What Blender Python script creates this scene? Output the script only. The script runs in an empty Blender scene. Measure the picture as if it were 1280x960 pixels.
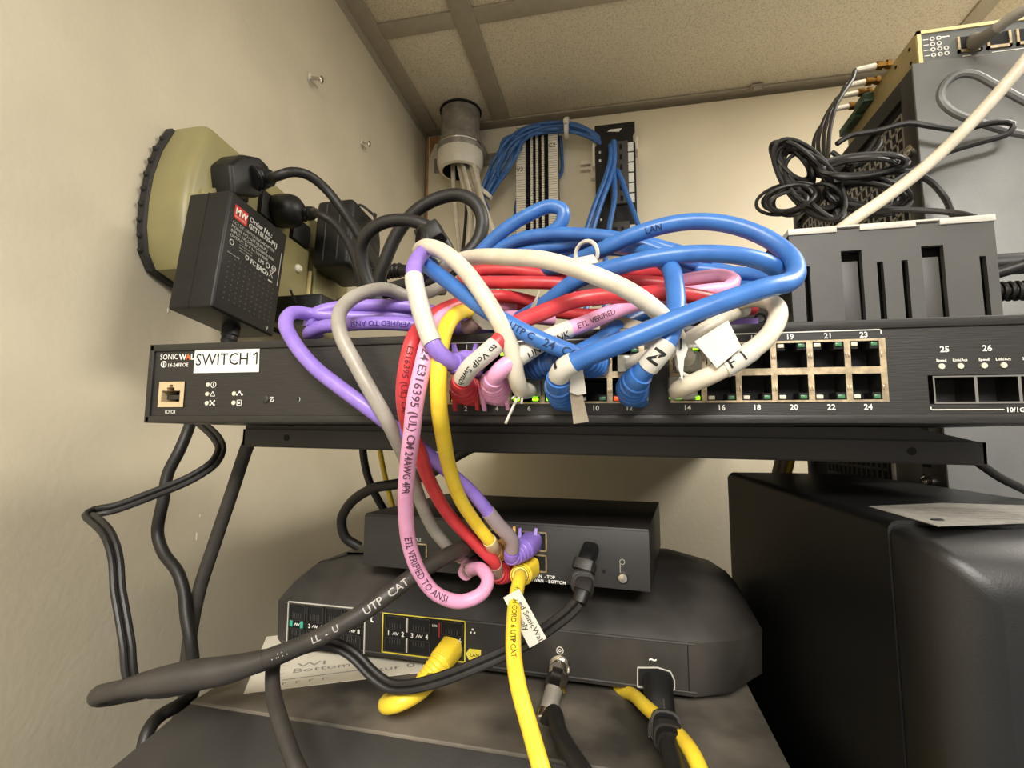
import bpy, bmesh, math, random
from mathutils import Vector, Matrix
random.seed(7)
# ------------------------------------------------------------------ camera, world, lights, exposure
SC = bpy.context.scene
COL = SC.collection
FPX, YAW, PIT = 633.0, math.radians(11.5), math.radians(5.86)
cam_d = bpy.data.cameras.new('camera'); cam = bpy.data.objects.new('camera', cam_d); COL.objects.link(cam)
cam_d.sensor_fit = 'HORIZONTAL'; cam_d.sensor_width = 36.0; cam_d.lens = 36.0 * FPX / 1280.0
cam_d.clip_start = 0.005; cam_d.clip_end = 30
cam.location = (0, 0, 0); cam.rotation_euler = (math.pi / 2 + PIT, 0, YAW)
SC.camera = cam
world = bpy.data.worlds.new('room_light'); SC.world = world; world.use_nodes = True
world.node_tree.nodes['Background'].inputs[0].default_value = (1.0, 0.955, 0.90, 1)
world.node_tree.nodes['Background'].inputs[1].default_value = 0.36
def area_light(name, loc, size, size_y, power, rot=(0, 0, 0), col=(1.0, 0.962, 0.905)):
    l = bpy.data.lights.new(name, 'AREA'); l.shape = 'RECTANGLE'; l.size = size; l.size_y = size_y
    l.energy = power; l.color = col
    o = bpy.data.objects.new(name, l); COL.objects.link(o); o.location = loc; o.rotation_euler = rot
    return o
area_light('troffer_light', (0.19, -0.945, 0.690), 0.76, 0.57, 33.0)
area_light('troffer_light_right', (0.932, 0.39, 0.690), 0.56, 0.64, 14.0)
SC.view_settings.view_transform = 'Standard'; SC.view_settings.look = 'None'
SC.view_settings.exposure = 0.56; SC.view_settings.gamma = 1.0
SC.view_settings.use_curve_mapping = False
# ------------------------------------------------------------------ pixel helpers (all lengths in mm, camera at the origin)
V = Vector
FWD = V((-math.sin(YAW) * math.cos(PIT), math.cos(YAW) * math.cos(PIT), math.sin(PIT)))
RGT = V((math.cos(YAW), math.sin(YAW), 0)); UPV = RGT.cross(FWD)
def ray(px, py): return RGT * ((px - 640) / FPX) + UPV * ((480 - py) / FPX) + FWD
def P(px, py, Y): r = ray(px, py); return r * (Y / r.y)
def PX(px, py, X): r = ray(px, py); return r * (X / r.x)
def PZ(px, py, Z): r = ray(px, py); return r * (Z / r.z)
def PL(px, py, p0, n): r = ray(px, py); return r * (p0.dot(n) / r.dot(n))
# ------------------------------------------------------------------ materials
def lin(c):
    c = c / 255.0
    return c / 12.92 if c <= 0.04045 else ((c + 0.055) / 1.055) ** 2.4
def rgb(c): return (lin(c[0]), lin(c[1]), lin(c[2]), 1)
MATS = {}
def mat(name, c, rough=0.45, metal=0.0, var=0.06, vscale=60.0, bump=0.0, bscale=900.0, spec=0.5, emit=None, estr=0.0, trans=0.0, c2=None, stretch=None, lo=0.35, hi=0.65):
    if name in MATS: return MATS[name]
    m = bpy.data.materials.new(name); m.use_nodes = True; nt = m.node_tree; N = nt.nodes; L = nt.links
    b = N['Principled BSDF']
    b.inputs['Roughness'].default_value = rough; b.inputs['Metallic'].default_value = metal
    b.inputs['Specular IOR Level'].default_value = spec
    b.inputs['Transmission Weight'].default_value = trans
    tc = N.new('ShaderNodeTexCoord'); src = tc.outputs['Object']
    if stretch:
        mp = N.new('ShaderNodeMapping'); mp.inputs['Scale'].default_value = stretch; L.new(src, mp.inputs['Vector']); src = mp.outputs['Vector']
    base = rgb(c)
    nz = N.new('ShaderNodeTexNoise'); nz.inputs['Scale'].default_value = vscale; nz.inputs['Detail'].default_value = 6; L.new(src, nz.inputs['Vector'])
    rp = N.new('ShaderNodeValToRGB'); L.new(nz.outputs['Fac'], rp.inputs['Fac'])
    rp.color_ramp.elements[0].position = lo; rp.color_ramp.elements[1].position = hi
    if c2: rp.color_ramp.elements[0].color = rgb(c2); rp.color_ramp.elements[1].color = base
    else:
        rp.color_ramp.elements[0].color = tuple(x * (1 - var) for x in base[:3]) + (1,)
        rp.color_ramp.elements[1].color = tuple(min(1, x * (1 + var)) for x in base[:3]) + (1,)
    L.new(rp.outputs['Color'], b.inputs['Base Color'])
    if bump:
        n2 = N.new('ShaderNodeTexNoise'); n2.inputs['Scale'].default_value = bscale; n2.inputs['Detail'].default_value = 4; L.new(src, n2.inputs['Vector'])
        bp = N.new('ShaderNodeBump'); bp.inputs['Strength'].default_value = bump; bp.inputs['Distance'].default_value = 0.001
        L.new(n2.outputs['Fac'], bp.inputs['Height']); L.new(bp.outputs['Normal'], b.inputs['Normal'])
    if emit:
        b.inputs['Emission Color'].default_value = rgb(emit); b.inputs['Emission Strength'].default_value = estr
    MATS[name] = m
    return m
WALL = mat('painted_wall', (206, 196, 172), 0.6, var=0.05, vscale=9, bump=0.3, bscale=170, spec=0.3)
BOARD = mat('painted_plywood', (238, 227, 200), 0.5, var=0.04, vscale=7, bump=0.25, bscale=160, spec=0.35)
RAW = mat('raw_plywood', (176, 130, 78), 0.8, var=0.2, vscale=60)
TILE = mat('acoustic_tile', (226, 216, 192), 0.95, c2=(196, 184, 158), vscale=420, bump=0.9, bscale=420, lo=0.36, hi=0.5, spec=0.1)
TEE = mat('grid_steel', (168, 158, 138), 0.5, var=0.05, spec=0.4)
BLK = mat('black_plastic', (22, 21, 20), 0.45, c2=(28, 27, 26), vscale=90, bump=0.08, bscale=1500, spec=0.38)
BLKM = mat('black_matte_metal', (40, 37, 34), 0.5, c2=(46, 43, 40), vscale=30, bump=0.05, bscale=1800)
SWF = mat('brushed_black_steel', (52, 50, 48), 0.42, c2=(43, 41, 39), vscale=60, stretch=(1.5, 30, 30), bump=0.12, bscale=60, metal=0.25)
DUSTY = mat('dusty_black_plastic', (54, 51, 46), 0.6, c2=(124, 116, 104), vscale=16, bump=0.12, bscale=900, lo=0.3, hi=0.62)
DUSTG = mat('dusty_black_gateway', (38, 36, 34), 0.52, c2=(68, 64, 59), vscale=18, bump=0.06, bscale=1200, lo=0.32, hi=0.6)
GLOSS = mat('satin_black_case', (8, 8, 8), 0.45, var=0.15, vscale=30, bump=0.15, bscale=1400)
VOID = mat('dark_cavity', (8, 8, 8), 0.8)
STEEL = mat('nickel_shell', (184, 166, 136), 0.38, metal=0.7, var=0.28, vscale=260)
CHROME = mat('chrome_metal', (205, 200, 190), 0.18, metal=1.0)
GALV = mat('galvanised_steel', (158, 153, 142), 0.45, metal=0.4, var=0.2, vscale=60, bump=0.1, bscale=400)
OLIVE = mat('olive_plastic', (142, 134, 92), 0.4, var=0.05, vscale=40, bump=0.06, bscale=1600)
RUBBER = mat('dark_rubber', (34, 31, 28), 0.7)
WHT = mat('white_print', (236, 234, 226), 0.6)
TAPE = mat('white_label_tape', (204, 200, 188), 0.55, var=0.05, vscale=90)
PAPER = mat('paper', (228, 221, 203), 0.8, var=0.04, vscale=70)
AGED = mat('aged_paper_tag', (176, 165, 146), 0.8, c2=(150, 138, 120), vscale=120)
INK = mat('black_ink', (22, 21, 20), 0.7)
INKF = mat('faded_ink', (92, 62, 78), 0.7)
INKB = mat('ink_on_blue', (22, 42, 82), 0.7)
INKR = mat('ink_on_red', (110, 28, 32), 0.7)
INKY = mat('ink_on_yellow', (88, 70, 16), 0.7)
INKG = mat('grey_print', (150, 147, 140), 0.7)
CAB = {
 'blue': mat('blue_jacket', (64, 118, 190), 0.36, c2=(56, 106, 178), vscale=120, bump=0.05, bscale=500),
 'dblue': mat('dark_blue_boot', (30, 66, 118), 0.45),
 'tblue': mat('thin_blue_jacket', (60, 106, 164), 0.4, c2=(50, 92, 148), vscale=60),
 'red': mat('red_jacket', (210, 66, 72), 0.36, c2=(196, 56, 62), vscale=120, bump=0.05, bscale=500),
 'pink': mat('pink_jacket', (238, 172, 208), 0.4, c2=(230, 160, 198), vscale=120, bump=0.04, bscale=500),
 'purple': mat('purple_jacket', (154, 126, 214), 0.36, c2=(142, 114, 204), vscale=120, bump=0.05, bscale=500),
 'yellow': mat('yellow_jacket', (250, 218, 66), 0.38, c2=(242, 206, 56), vscale=120, bump=0.04, bscale=500),
 'white': mat('white_jacket', (222, 214, 194), 0.4, c2=(206, 196, 174), vscale=90, bump=0.04, bscale=500),
 'grey': mat('grey_jacket', (168, 163, 152), 0.4, c2=(156, 150, 140), vscale=90, bump=0.04, bscale=500),
 'black': mat('black_jacket', (28, 26, 25), 0.48, c2=(37, 35, 33), vscale=60, bump=0.05, bscale=500),
 'dblack': mat('dusty_black_jacket', (46, 43, 40), 0.5, c2=(62, 58, 53), vscale=50, bump=0.05, bscale=500),
}
CLEAR = mat('clear_plug_plastic', (190, 186, 170), 0.15, trans=0.55, spec=0.6)
SLEEVE = mat('cloudy_plug_sleeve', (222, 206, 192), 0.2, trans=0.6)
LEDG = mat('led_green_lit', (120, 230, 20), 0.3, emit=(150, 255, 20), estr=1.6)
LEDO = mat('led_orange_lit', (250, 80, 30), 0.3, emit=(255, 70, 20), estr=1.3)
LEDW = mat('led_unlit_white', (214, 208, 186), 0.3)
LEDD = mat('led_unlit_green', (70, 120, 84), 0.3)
PWHITE = mat('white_plastic', (228, 220, 202), 0.45, var=0.04)
GREYP = mat('grey_plastic', (74, 73, 70), 0.5, var=0.06, bump=0.1, bscale=1200)
LGREY = mat('light_grey_plastic', (196, 192, 182), 0.4)
PCGREY = mat('grey_case_paint', (112, 112, 110), 0.42, var=0.06, vscale=40, bump=0.12, bscale=1800, metal=0.35)
GOLD = mat('olive_gold_paint', (158, 142, 98), 0.45, metal=0.2, var=0.08)
GOLDF = mat('pale_gold_rim', (222, 206, 150), 0.45, metal=0.1)
BRASS = mat('brass', (150, 112, 56), 0.35, metal=1.0)
GREENT = mat('green_terminal', (58, 80, 60), 0.5)
REDLAB = mat('red_label', (190, 40, 38), 0.5)
ORANGE = mat('orange_print', (226, 110, 40), 0.5)
TEAL = mat('teal_print', (60, 170, 145), 0.5)
YLINE = mat('yellow_print', (216, 200, 70), 0.5)
GLOW = mat('lamp_diffuser', (255, 250, 240), 0.5, emit=(255, 240, 214), estr=2.2)
# ------------------------------------------------------------------ object helpers
W = {}
def thing(name, label, cat, loc=(0, 0, 0), rot=None, group=None):
    o = bpy.data.objects.new(name, None); COL.objects.link(o); o.empty_display_size = 0.01
    m = Matrix.Translation(V(loc)) @ (rot if rot else Matrix.Identity(4))
    W[o] = m
    o.matrix_world = Matrix.Translation(V(loc) * 0.001) @ (rot if rot else Matrix.Identity(4))
    o['label'] = label; o['category'] = cat
    if group: o['group'] = group
    return o
def tag(o, label=None, cat=None, group=None, kind=None):
    if label: o['label'] = label
    if cat: o['category'] = cat
    if group: o['group'] = group
    if kind: o['kind'] = kind
    return o
_T = {}
def text_geo(s, bold=0.0):
    k = (s, bold)
    if k in _T: return _T[k]
    cu = bpy.data.curves.new('t', 'FONT'); cu.body = s; cu.size = 1.0; cu.offset = bold; cu.resolution_u = 2
    ob = bpy.data.objects.new('t', cu); COL.objects.link(ob)
    dg = bpy.context.evaluated_depsgraph_get(); ev = ob.evaluated_get(dg); me = ev.to_mesh()
    vs = [(v.co.x, v.co.y) for v in me.vertices]; fs = [tuple(p.vertices) for p in me.polygons]
    ev.to_mesh_clear(); bpy.data.objects.remove(ob); bpy.data.curves.remove(cu)
    _T[k] = (vs, fs)
    return _T[k]
def text_w(t): vs, _ = text_geo(t); return max(q[0] for q in vs) - min(q[0] for q in vs)
class MB:
    def __init__(s): s.v = []; s.f = []
    def add(s, vs, fs):
        n = len(s.v); s.v += [V(x) for x in vs]; s.f += [tuple(i + n for i in f) for f in fs]; return s
    def hexa(s, p):
        return s.add(p, [(0, 3, 2, 1), (4, 5, 6, 7), (0, 1, 5, 4), (1, 2, 6, 5), (2, 3, 7, 6), (3, 0, 4, 7)])
    def box(s, x0, x1, y0, y1, z0, z1, bev=0.0, seg=2, M=None):
        x0, x1 = min(x0, x1), max(x0, x1); y0, y1 = min(y0, y1), max(y0, y1); z0, z1 = min(z0, z1), max(z0, z1)
        p = [V(q) for q in ((x0, y0, z0), (x1, y0, z0), (x1, y1, z0), (x0, y1, z0), (x0, y0, z1), (x1, y0, z1), (x1, y1, z1), (x0, y1, z1))]
        return s.solid(p, [(0, 3, 2, 1), (4, 5, 6, 7), (0, 1, 5, 4), (1, 2, 6, 5), (2, 3, 7, 6), (3, 0, 4, 7)], bev, seg, M)
    def solid(s, vs, fs, bev=0.0, seg=2, M=None):
        if bev > 0:
            bm = bmesh.new(); bv = [bm.verts.new(x) for x in vs]
            for f in fs: bm.faces.new([bv[i] for i in f])
            bmesh.ops.bevel(bm, geom=list(bm.edges), offset=bev, segments=seg, profile=0.5, affect='EDGES', clamp_overlap=True)
            bm.verts.index_update()
            vs = [v.co.copy() for v in bm.verts]; fs = [tuple(v.index for v in f.verts) for f in bm.faces]; bm.free()
        if M is not None: vs = [M @ V(x) for x in vs]
        return s.add(vs, fs)
    def prism(s, poly, off, bev=0.0, seg=2, M=None):
        n = len(poly); vs = [V(p) for p in poly] + [V(p) + V(off) for p in poly]
        fs = [tuple(range(n))[::-1], tuple(range(n, 2 * n))] + [(i, (i + 1) % n, n + (i + 1) % n, n + i) for i in range(n)]
        nrm = V((0, 0, 0))
        for i in range(n): nrm += V(poly[i]).cross(V(poly[(i + 1) % n]))
        if nrm.dot(V(off)) < 0: fs = [f[::-1] for f in fs]
        return s.solid(vs, fs, bev, seg, M)
    def loft(s, rings, cap=True):
        n = len(rings[0]); vs = [V(p) for r in rings for p in r]; fs = []
        for k in range(len(rings) - 1):
            for i in range(n):
                j = (i + 1) % n; fs.append((k * n + i, k * n + j, (k + 1) * n + j, (k + 1) * n + i))
        if cap: fs.append(tuple(range(n))[::-1]); fs.append(tuple((len(rings) - 1) * n + i for i in range(n)))
        return s.add(vs, fs)
    def cyl(s, p0, p1, r0, r1=None, n=16, cap=True):
        p0, p1 = V(p0), V(p1); r1 = r0 if r1 is None else r1
        t = (p1 - p0).normalized(); a = t.orthogonal().normalized(); b = t.cross(a)
        R = [[p + (a * math.cos(2 * math.pi * i / n) + b * math.sin(2 * math.pi * i / n)) * r for i in range(n)] for p, r in ((p0, r0), (p1, r1))]
        return s.loft(R, cap)
    def lathe(s, p, axis, prof, n=20):
        p = V(p); t = V(axis).normalized(); a = t.orthogonal().normalized(); b = t.cross(a)
        R = [[p + t * h + (a * math.cos(2 * math.pi * i / n) + b * math.sin(2 * math.pi * i / n)) * max(r, 0.01) for i in range(n)] for r, h in prof]
        return s.loft(R)
    def torus(s, c, axis, R, r, n=20, m=8):
        t = V(axis).normalized(); a = t.orthogonal().normalized(); b = t.cross(a); vs = []; fs = []
        for i in range(n):
            d = a * math.cos(2 * math.pi * i / n) + b * math.sin(2 * math.pi * i / n)
            for j in range(m):
                q = 2 * math.pi * j / m; vs.append(V(c) + d * (R + r * math.cos(q)) + t * (r * math.sin(q)))
        for i in range(n):
            for j in range(m): fs.append((i * m + j, ((i + 1) % n) * m + j, ((i + 1) % n) * m + (j + 1) % m, i * m + (j + 1) % m))
        return s.add(vs, fs)
    def sheet(s, pts, th=0.25):                     # paper: polygon with thickness, both faces
        pts = [V(p) for p in pts]
        nrm = V((0, 0, 0))
        for i in range(len(pts)): nrm += (pts[i] - pts[0]).cross(pts[(i + 1) % len(pts)] - pts[0])
        return s.prism(pts, nrm.normalized() * th)
    def text(s, t, o, u, v, size, align='L', bold=0.0, lift=0.12, sx=1.0):
        vs, fs = text_geo(t, bold); u = V(u).normalized(); v = V(v).normalized(); n = u.cross(v)
        if not vs: return s
        x0 = min(q[0] for q in vs); x1 = max(q[0] for q in vs)
        dx = {'L': -x0, 'C': -(x0 + x1) / 2, 'R': -x1}[align]
        return s.add([V(o) + u * ((q[0] + dx) * size * sx) + v * (q[1] * size) + n * lift for q in vs], fs)
    def build(s, name, m, parent=None, local=False, smooth=35.0, stuff=False):
        vs = s.v; me = bpy.data.meshes.new(name)
        if parent is not None:
            mi = W[parent].inverted(); vv = vs if local else [mi @ x for x in vs]; loc = None
        else:
            lo = V((min(x[i] for x in vs) for i in range(3))); hi = V((max(x[i] for x in vs) for i in range(3)))
            loc = V(((lo.x + hi.x) / 2, (lo.y + hi.y) / 2, lo.z)); vv = [x - loc for x in vs]
        me.from_pydata([tuple(x * 0.001) for x in vv], [], s.f)
        me.materials.append(m)
        if smooth:
            me.polygons.foreach_set('use_smooth', [True] * len(me.polygons)); me.update()
            me.set_sharp_from_angle(angle=math.radians(smooth))
        me.update()
        o = bpy.data.objects.new(name, me); COL.objects.link(o)
        if parent is not None: o.parent = parent; W[o] = W[parent]
        else: o.location = loc * 0.001; W[o] = Matrix.Translation(loc)
        if stuff: o['kind'] = 'stuff'
        return o
def box(name, m, parent, *a, local=True, **k): return MB().box(*a, **k).build(name, m, parent, local=local)
def copy_part(o, parent, M=None):
    c = o.copy(); COL.objects.link(c); c.parent = parent; W[c] = W[parent]
    if M is not None: c.matrix_local = M
    return c
def shift(v): return Matrix.Translation(V(v) * 0.001)
def plate(mb, x0, x1, z0, z1, y, holes, depth):
    """front plate in the XZ plane facing -Y with rectangular holes and hole walls of the given depth"""
    xs = sorted({x0, x1, *[h[0] for h in holes], *[h[1] for h in holes]}); zs = sorted({z0, z1, *[h[2] for h in holes], *[h[3] for h in holes]})
    for a, b in zip(xs, xs[1:]):
        for c, d in zip(zs, zs[1:]):
            mx, mz = (a + b) / 2, (c + d) / 2
            if any(h[0] < mx < h[1] and h[2] < mz < h[3] for h in holes): continue
            mb.add([(a, y, c), (b, y, c), (b, y, d), (a, y, d)], [(0, 1, 2, 3)])
    for a, b, c, d in holes:
        mb.add([(a, y, c), (b, y, c), (b, y, d), (a, y, d), (a, y + depth, c), (b, y + depth, c), (b, y + depth, d), (a, y + depth, d)],
               [(0, 4, 5, 1), (1, 5, 6, 2), (2, 6, 7, 3), (3, 7, 4, 0)])
    return mb
# ------------------------------------------------------------------ cable helpers
def smooth_path(pts, step=2.5):
    pts = [V(p) for p in pts]; e = [pts[0] * 2 - pts[1]] + pts + [pts[-1] * 2 - pts[-2]]; out = []
    for i in range(1, len(e) - 2):
        p0, p1, p2, p3 = e[i - 1:i + 3]
        t0 = 0.0; t1 = t0 + max((p1 - p0).length, 1e-4) ** .5; t2 = t1 + max((p2 - p1).length, 1e-4) ** .5; t3 = t2 + max((p3 - p2).length, 1e-4) ** .5
        n = max(2, int((p2 - p1).length / step))
        for k in range(n):
            t = t1 + (t2 - t1) * k / n
            a1 = p0 * ((t1 - t) / (t1 - t0)) + p1 * ((t - t0) / (t1 - t0)); a2 = p1 * ((t2 - t) / (t2 - t1)) + p2 * ((t - t1) / (t2 - t1)); a3 = p2 * ((t3 - t) / (t3 - t2)) + p3 * ((t - t2) / (t3 - t2))
            b1 = a1 * ((t2 - t) / (t2 - t0)) + a2 * ((t - t0) / (t2 - t0)); b2 = a2 * ((t3 - t) / (t3 - t1)) + a3 * ((t - t1) / (t3 - t1))
            out.append(b1 * ((t2 - t) / (t2 - t1)) + b2 * ((t - t1) / (t2 - t1)))
    out.append(pts[-1]); return out
class Path:
    def __init__(s, pts, step=2.5):
        s.p = smooth_path([P(*q) if not isinstance(q, Vector) else q for q in pts], step)
        n = len(s.p); s.s = [0.0]
        for i in range(1, n): s.s.append(s.s[-1] + (s.p[i] - s.p[i - 1]).length)
        s.L = s.s[-1]; s.t = [(s.p[min(i + 1, n - 1)] - s.p[max(i - 1, 0)]).normalized() for i in range(n)]
        nrm = s.t[0].cross(V((0.13, 0.2, 1))).normalized(); s.n = []
        for i in range(n):
            nrm = (nrm - s.t[i] * nrm.dot(s.t[i])).normalized(); s.n.append(nrm)
    def at(s, q):
        q = max(0.0, min(s.L, q)); i = 0
        import bisect
        i = max(0, min(len(s.s) - 2, bisect.bisect_right(s.s, q) - 1)); f = (q - s.s[i]) / max(1e-6, s.s[i + 1] - s.s[i])
        t = s.t[i].lerp(s.t[i + 1], f).normalized(); n = s.n[i].lerp(s.n[i + 1], f); n = (n - t * n.dot(t)).normalized()
        return s.p[i].lerp(s.p[i + 1], f), t, n, t.cross(n)
    def near(s, px, py):                               # arc length nearest to a pixel of the photograph
        best = 0; bd = 1e9
        for i, p in enumerate(s.p):
            d = p.dot(FWD)
            if d < 1: continue
            x = 640 + FPX * p.dot(RGT) / d; y = 480 - FPX * p.dot(UPV) / d; e = (x - px) ** 2 + (y - py) ** 2
            if e < bd: bd = e; best = s.s[i]
        return best
    def tube(s, mb, r, a=0.0, b=None, n=12, rfun=None, sq=1.0):
        b = s.L if b is None else b
        qs = [a] + [q for q in s.s if a + 0.3 < q < b - 0.3] + [b]; R = []
        for q in qs:
            c, t, nn, bb = s.at(q); rr = r if rfun is None else rfun((q - a) / max(1e-6, b - a)); ring = []
            for i in range(n):
                w = 2 * math.pi * i / n; cx, sx = math.cos(w), math.sin(w)
                if sq != 1.0: cx = math.copysign(abs(cx) ** sq, cx); sx = math.copysign(abs(sx) ** sq, sx)
                ring.append(c + (nn * cx + bb * sx) * rr)
            R.append(ring)
        mb.loft(R); return mb
    def print_text(s, mb, t, s0, size, r, rev=False, face=None, bold=0.0, lift=0.10, roll=0.0):
        vs, fs = text_geo(t, bold)
        bm = bmesh.new(); bv = [bm.verts.new((x * size, y * size, 0)) for x, y in vs]
        for f in fs:
            try: bm.faces.new([bv[i] for i in f])
            except ValueError: pass
        for k in range(-1, 5):
            bmesh.ops.bisect_plane(bm, geom=bm.verts[:] + bm.edges[:] + bm.faces[:], plane_co=(0, k * size * 0.2, 0), plane_no=(0, 1, 0))
        bm.verts.index_update(); out = []
        for v in bm.verts:
            x, y = v.co.x, v.co.y - size * 0.35
            c, T, n, b = s.at(s0 - x if rev else s0 + x)
            o = V(face) if face is not None else -c; o = (o - T * o.dot(T)).normalized(); u = -T if rev else T; vv = o.cross(u)
            a = y / r + roll; out.append(c + (o * math.cos(a) + vv * math.sin(a)) * (r + lift))
        fs = [tuple(v.index for v in f.verts) for f in bm.faces]; bm.free(); mb.add(out, fs); return mb
def cable(name, label, cat, pts, r, m, step=2.5, n=12, group=None, a=0.0, b=None):
    p = Path(pts, step); t = thing(name, label, cat, p.at(a)[0], group=group)
    p.tube(MB(), r, a, b, n).build('jacket', m, t); return t, p
def boot(t, p, a, b, r0, r1, m, ribs=5, prongs=None, pm=None):
    """moulded strain-relief boot over the first stretch of a plug's path"""
    L = b - a
    p.tube(MB(), r0, a, a + L * .45, 16, rfun=lambda f: r0 * (1 - 0.06 * f), sq=0.55).build('boot', m, t)
    q = MB(); p.tube(q, r1, a + L * .4, b, 16, rfun=lambda f: r0 + (r1 - r0) * f)
    for k in range(ribs):
        c, T, _, _ = p.at(a + L * (.45 + .5 * k / ribs)); q.torus(c, T, (r0 + (r1 - r0) * (.05 + k / ribs)) * 0.99, 0.7, 18, 6)
    q.build('strain_relief', m, t)
    if prongs:
        for (a0, a1) in prongs:
            A, B = V(a0), V(a1); d = (B - A); x = d.cross(V((0, 1, 0))).normalized() * 1.2; y = V((0, 1.7, 0))
            MB().hexa([A - x - y, A + x - y, A + x + y, A - x + y, B - x * .7 - y * .6, B + x * .7 - y * .6, B + x * .7 + y * .6, B - x * .7 + y * .6]).build('latch_guard', m, t)
def plug_body(t, p, m=None, L=9.0, half=(5.6, 4.0)):
    c, T, _, _ = p.at(0); MB().box(c.x - half[0], c.x + half[0], c.y - L + 3, c.y + 5, c.z - half[1], c.z + half[1], 0.6).build('plug', m or CLEAR, t)
def wrap(t, p, a, b, r, m=None, name='label_wrap'):
    return p.tube(MB(), r, a, b, 16).build(name, m or TAPE, t)
# ================================================================== THE SETTING
ZC = 707.0
wl = tag(MB().box(-440, -420, -1700, 1088, -420, ZC).build('wall_left', WALL), kind='structure')
wb = tag(MB().box(-420, 1500, 1068, 1088, -420, ZC).build('wall_back', BOARD), kind='structure')
# plywood backboard, painted over, raw strip where the paint stops
bb = tag(MB().box(-416, 1495, 1052, 1068, -400, 692, 1.0).build('trim_1', BOARD), kind='structure')
q = MB().box(-416.3, -411, 1051.6, 1056, 330, 691.5); q.prism([(-409, 1051.7, 691), (-409, 1051.7, 640), (-396, 1051.7, 672), (-330, 1051.7, 684), (-330, 1051.7, 691)], (0, 1, 0)); q.build('raw_edge', RAW, bb)
# paint scuffs and nicks on the wall
for (px, py, dx, dz) in ((318, 131, 9, -6), (242, 300, 1.5, 1.5), (210, 388, 2, 2.5), (246, 670, 1.6, 6), (250, 645, 2, 1)):
    c = PX(px, py, -420); MB().prism([c + V((0, -dx / 2, dz / 2)), c + V((0, -dx / 2 + 1.6, dz / 2 + 1)), c + V((0, dx / 2, -dz / 2)), c + V((0, dx / 2 - 1.4, -dz / 2 - 1))], (0.5, 0, 0)).build('paint_chip', PWHITE, wl)
ce = tag(MB().box(-440, 1500, -1700, 1088, ZC + 16, ZC + 30).build('ceiling', TILE), kind='structure')
XS = [(-392, -256), (-218, 597), (627, 1237), (1265, 1480)]; YS = [(-1680, -1278), (-1250, -640), (-612, 6), (34, 742), (776, 1044)]
LC = (1, 1)
for i, (a, b) in enumerate(XS):
    for j, (c, d) in enumerate(YS):
        if (i, j) in (LC, (2, 3)): continue
        MB().box(a - 4, b + 4, c - 4, d + 4, ZC, ZC + 14, 1.5).build('ceiling_tile', TILE, ce)
for (a, b) in ((-256, -218), (597, 627), (1237, 1265)): MB().box(a, b, -1690, 1050, ZC - 4, ZC, 0.8).build('grid_tee', TEE, ce)
for (c, d) in ((742, 776), (6, 34), (-640, -612), (-1278, -1250)):
    for (a, b) in XS: MB().box(a, b, c, d, ZC - 3.5, ZC, 0.8).build('grid_cross_tee', TEE, ce)
MB().box(-420, -388, -1690, 1068, ZC - 4.6, ZC - 1).box(-420, -418.6, -1690, 1068, ZC - 22, ZC - 3).build('wall_angle', TEE, ce)
MB().box(-420, 1490, 1040, 1068, ZC - 5.2, ZC - 1).box(-420, 1490, 1066, 1068, ZC - 16, ZC - 3).build('wall_angle', TEE, ce)
c = P(946, 116, 1038); MB().box(c.x - 12, c.x + 12, 1030, 1042, ZC - 6, ZC - 3).box(c.x - 7, c.x + 7, 1032, 1036, ZC - 14, ZC - 4).build('grid_clip', TEE, ce)
# recessed ceiling lamp behind the camera
for (x0, x1, y0, y1, lab) in ((-222, 601, -1254, -636, 'recessed square ceiling light panel in the tile grid behind the viewer'), (623, 1241, 30, 746, 'recessed ceiling light panel above and beyond the computer tower')):
    lt = thing('ceiling_light', lab, 'ceiling light', ((x0 + x1) / 2, (y0 + y1) / 2, ZC))
    MB().box(x0, x1, y0, y1, ZC + 1, ZC + 12).build('diffuser', GLOW, lt)
    MB().box(x0, x1, y0, y0 + 16, ZC - 5, ZC + 3).box(x0, x1, y1 - 16, y1, ZC - 5, ZC + 3).box(x0, x0 + 16, y0, y1, ZC - 5, ZC + 3).box(x1 - 16, x1, y0, y1, ZC - 5, ZC + 3).build('frame', TEE, lt)
# equipment table everything at the bottom stands on
tb = thing('equipment_table', 'dark laminate table along the wall under the stacked equipment', 'table', (240, 600, -420))
MB().box(-418, 900, 150, 1050, -322, -300, 2).build('table_top', BLKM, tb)
for (x, y) in ((-400, 170), (880, 170), (-400, 1030), (880, 1030)): MB().box(x - 15, x + 15, y - 15, y + 15, -420, -322, 2).build('leg', BLKM, tb)
# wall screws with stripped plaster round them
for (px, py, lab) in ((388, 97, 'loose metal screw in the cream wall, the upper one with a long neck'), (452, 178, 'small metal screw in the cream wall near the corner, the lower one')):
    c = PX(px, py, -420); t = thing('wall_screw', lab, 'screw', c); k = 1.15 if py < 120 else 0.9
    MB().lathe(c, (1, 0.15, -0.1), [(6 * k, 0), (5 * k, 0.8), (3 * k, 1.4), (2 * k, 1.5)], 9).build('plaster_crater', PWHITE, t)
    MB().cyl(c, c + V((14, 2, -3)) * k, 2.2 * k, n=8).build('shank', CHROME, t)
    MB().lathe(c + V((12, 2, -3)) * k, (1, .15, -.2), [(2, 0), (5, 1.5), (5.5, 2.6), (3.5, 4.2), (1, 4.6)], 12).build('head', CHROME, t)
    MB().cyl(c + V((3, -5, -6)) * k, c + V((9, 3, -13)) * k, 1.6 * k, 0.8, n=6).build('anchor', GALV, t)
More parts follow.
